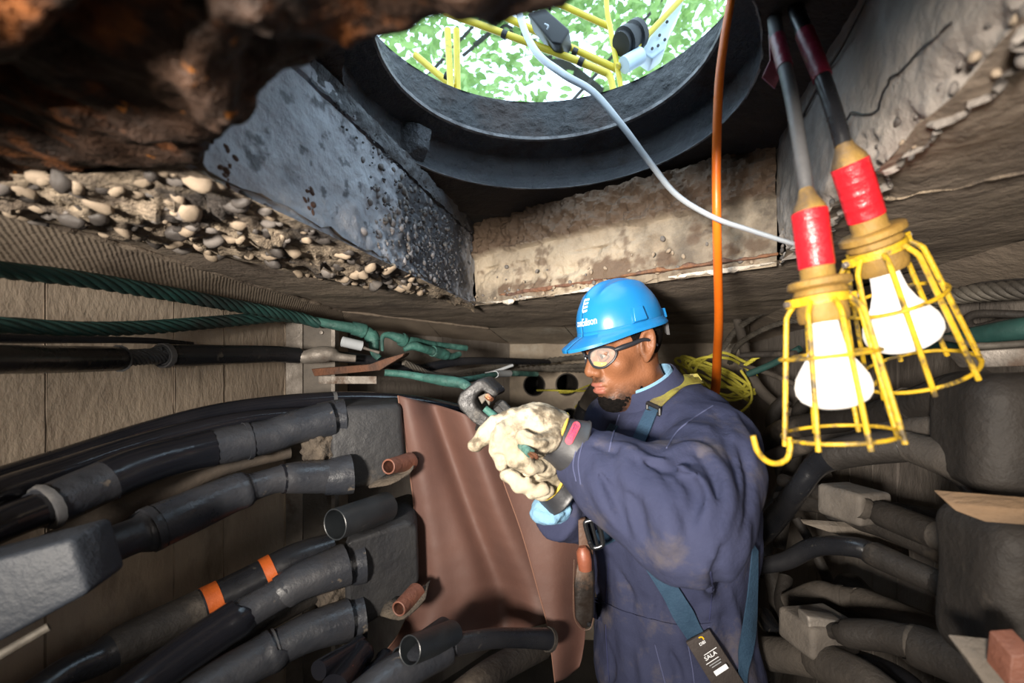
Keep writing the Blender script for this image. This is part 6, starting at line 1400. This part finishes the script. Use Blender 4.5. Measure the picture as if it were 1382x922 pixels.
# yellow binding at the glove mouth
def bind(c, axis, r, par, f_=1.0):
    n_ = Vector(axis).normalized(); s_ = n_.cross(Vector((0, 1, 0))).normalized(); t_ = n_.cross(s_)
    MB().tube(np.array([Vector(c)+s_*r*math.cos(a)+t_*r*f_*math.sin(a) for a in np.linspace(0, 2*math.pi, 40, endpoint=False)]), .0024, 8, closed=True).build('binding', X['ltrim'], par)
bind(A3(752, 587, .985), axd, .0365, lg); bind(A3(744, 651, 1.045), Vector(A3(756, 664, 1.06))-Vector(A3(733, 648, 1.045)), .032, rg)
# crimping tool: C-shaped head, jaw, ram and the grip running back behind the hands
tool = empty('crimping_tool', P(640, 560, 1.02), 'black C-shaped crimping tool head held in the cream leather gloves', 'crimping tool')
hd = [(616, 543), (620, 531), (643, 513), (652, 511), (671, 528), (672, 534), (664, 537), (657, 532), (651, 527), (643, 533), (640, 542), (643, 550), (652, 558), (668, 566), (662, 577), (648, 578), (636, 569), (620, 553)]
q = [A3(x, y, 1.00) for x, y in hd]; MB().hexa(q, [p+np.array((.012, .045, .004)) for p in q]).build('tool_head', X['tool'], tool, bevel=.004)
q = [A3(x, y, 1.005) for x, y in ((645, 536), (655, 531), (663, 536), (660, 548), (655, 540), (650, 546))]; MB().hexa(q, [p+np.array((.008, .034, .002)) for p in q]).build('jaw', X['steeldark'], tool, bevel=.0015)
q0, q1 = A3(664, 566, 1.02), A3(684, 550, 1.03); MB().lathe([(0, .0001), (0, .015), (.02, .016), (.021, .0185), (.031, .0185), (.034, .014), (.034, .0001)], q0, q1-q0, 6).build('ram', X['tool'], tool, angle=20)
C, r = path([(650, 566, 1.03, 34), (680, 584, 1.04, 34), (715, 604, 1.05, 30), (745, 628, 1.06, 26)], 6); MB().tube(C, r, 14).build('grip', X['tool'], tool)
C, r = path([(657, 534, 1.0, 8), (661, 538, .995, 8), (664, 539, .99, 6)], 4); MB().tube(C, r, 8).build('copper_stub', X['copper'], tool)
hc = cable('held_cable', [(654, 551, 1.0, 9), (660, 556, 1.0, 10), (668, 563, 1.0, 11), (684, 582, .985, 11), (700, 598, .93, 11), (709, 606, .885, 12), (716, 612, .87, 13)], 'tapegreen', 'short green cable gripped in the glove with bare copper at its cut end', parts=[])
rr = random.Random(2)
C0 = A3(716, 612, .87); dirv = A3(726, 620, .85)-A3(716, 612, .87)
mb = MB()
for k in range(7):
    o_ = np.array([rr.uniform(-.003, .003) for _ in range(3)]); mb.tube(np.array([C0+o_, C0+dirv*rr.uniform(.5, 1)+o_*1.4]), .0016, 6)
mb.build('copper_strands', X['copper'], hc)
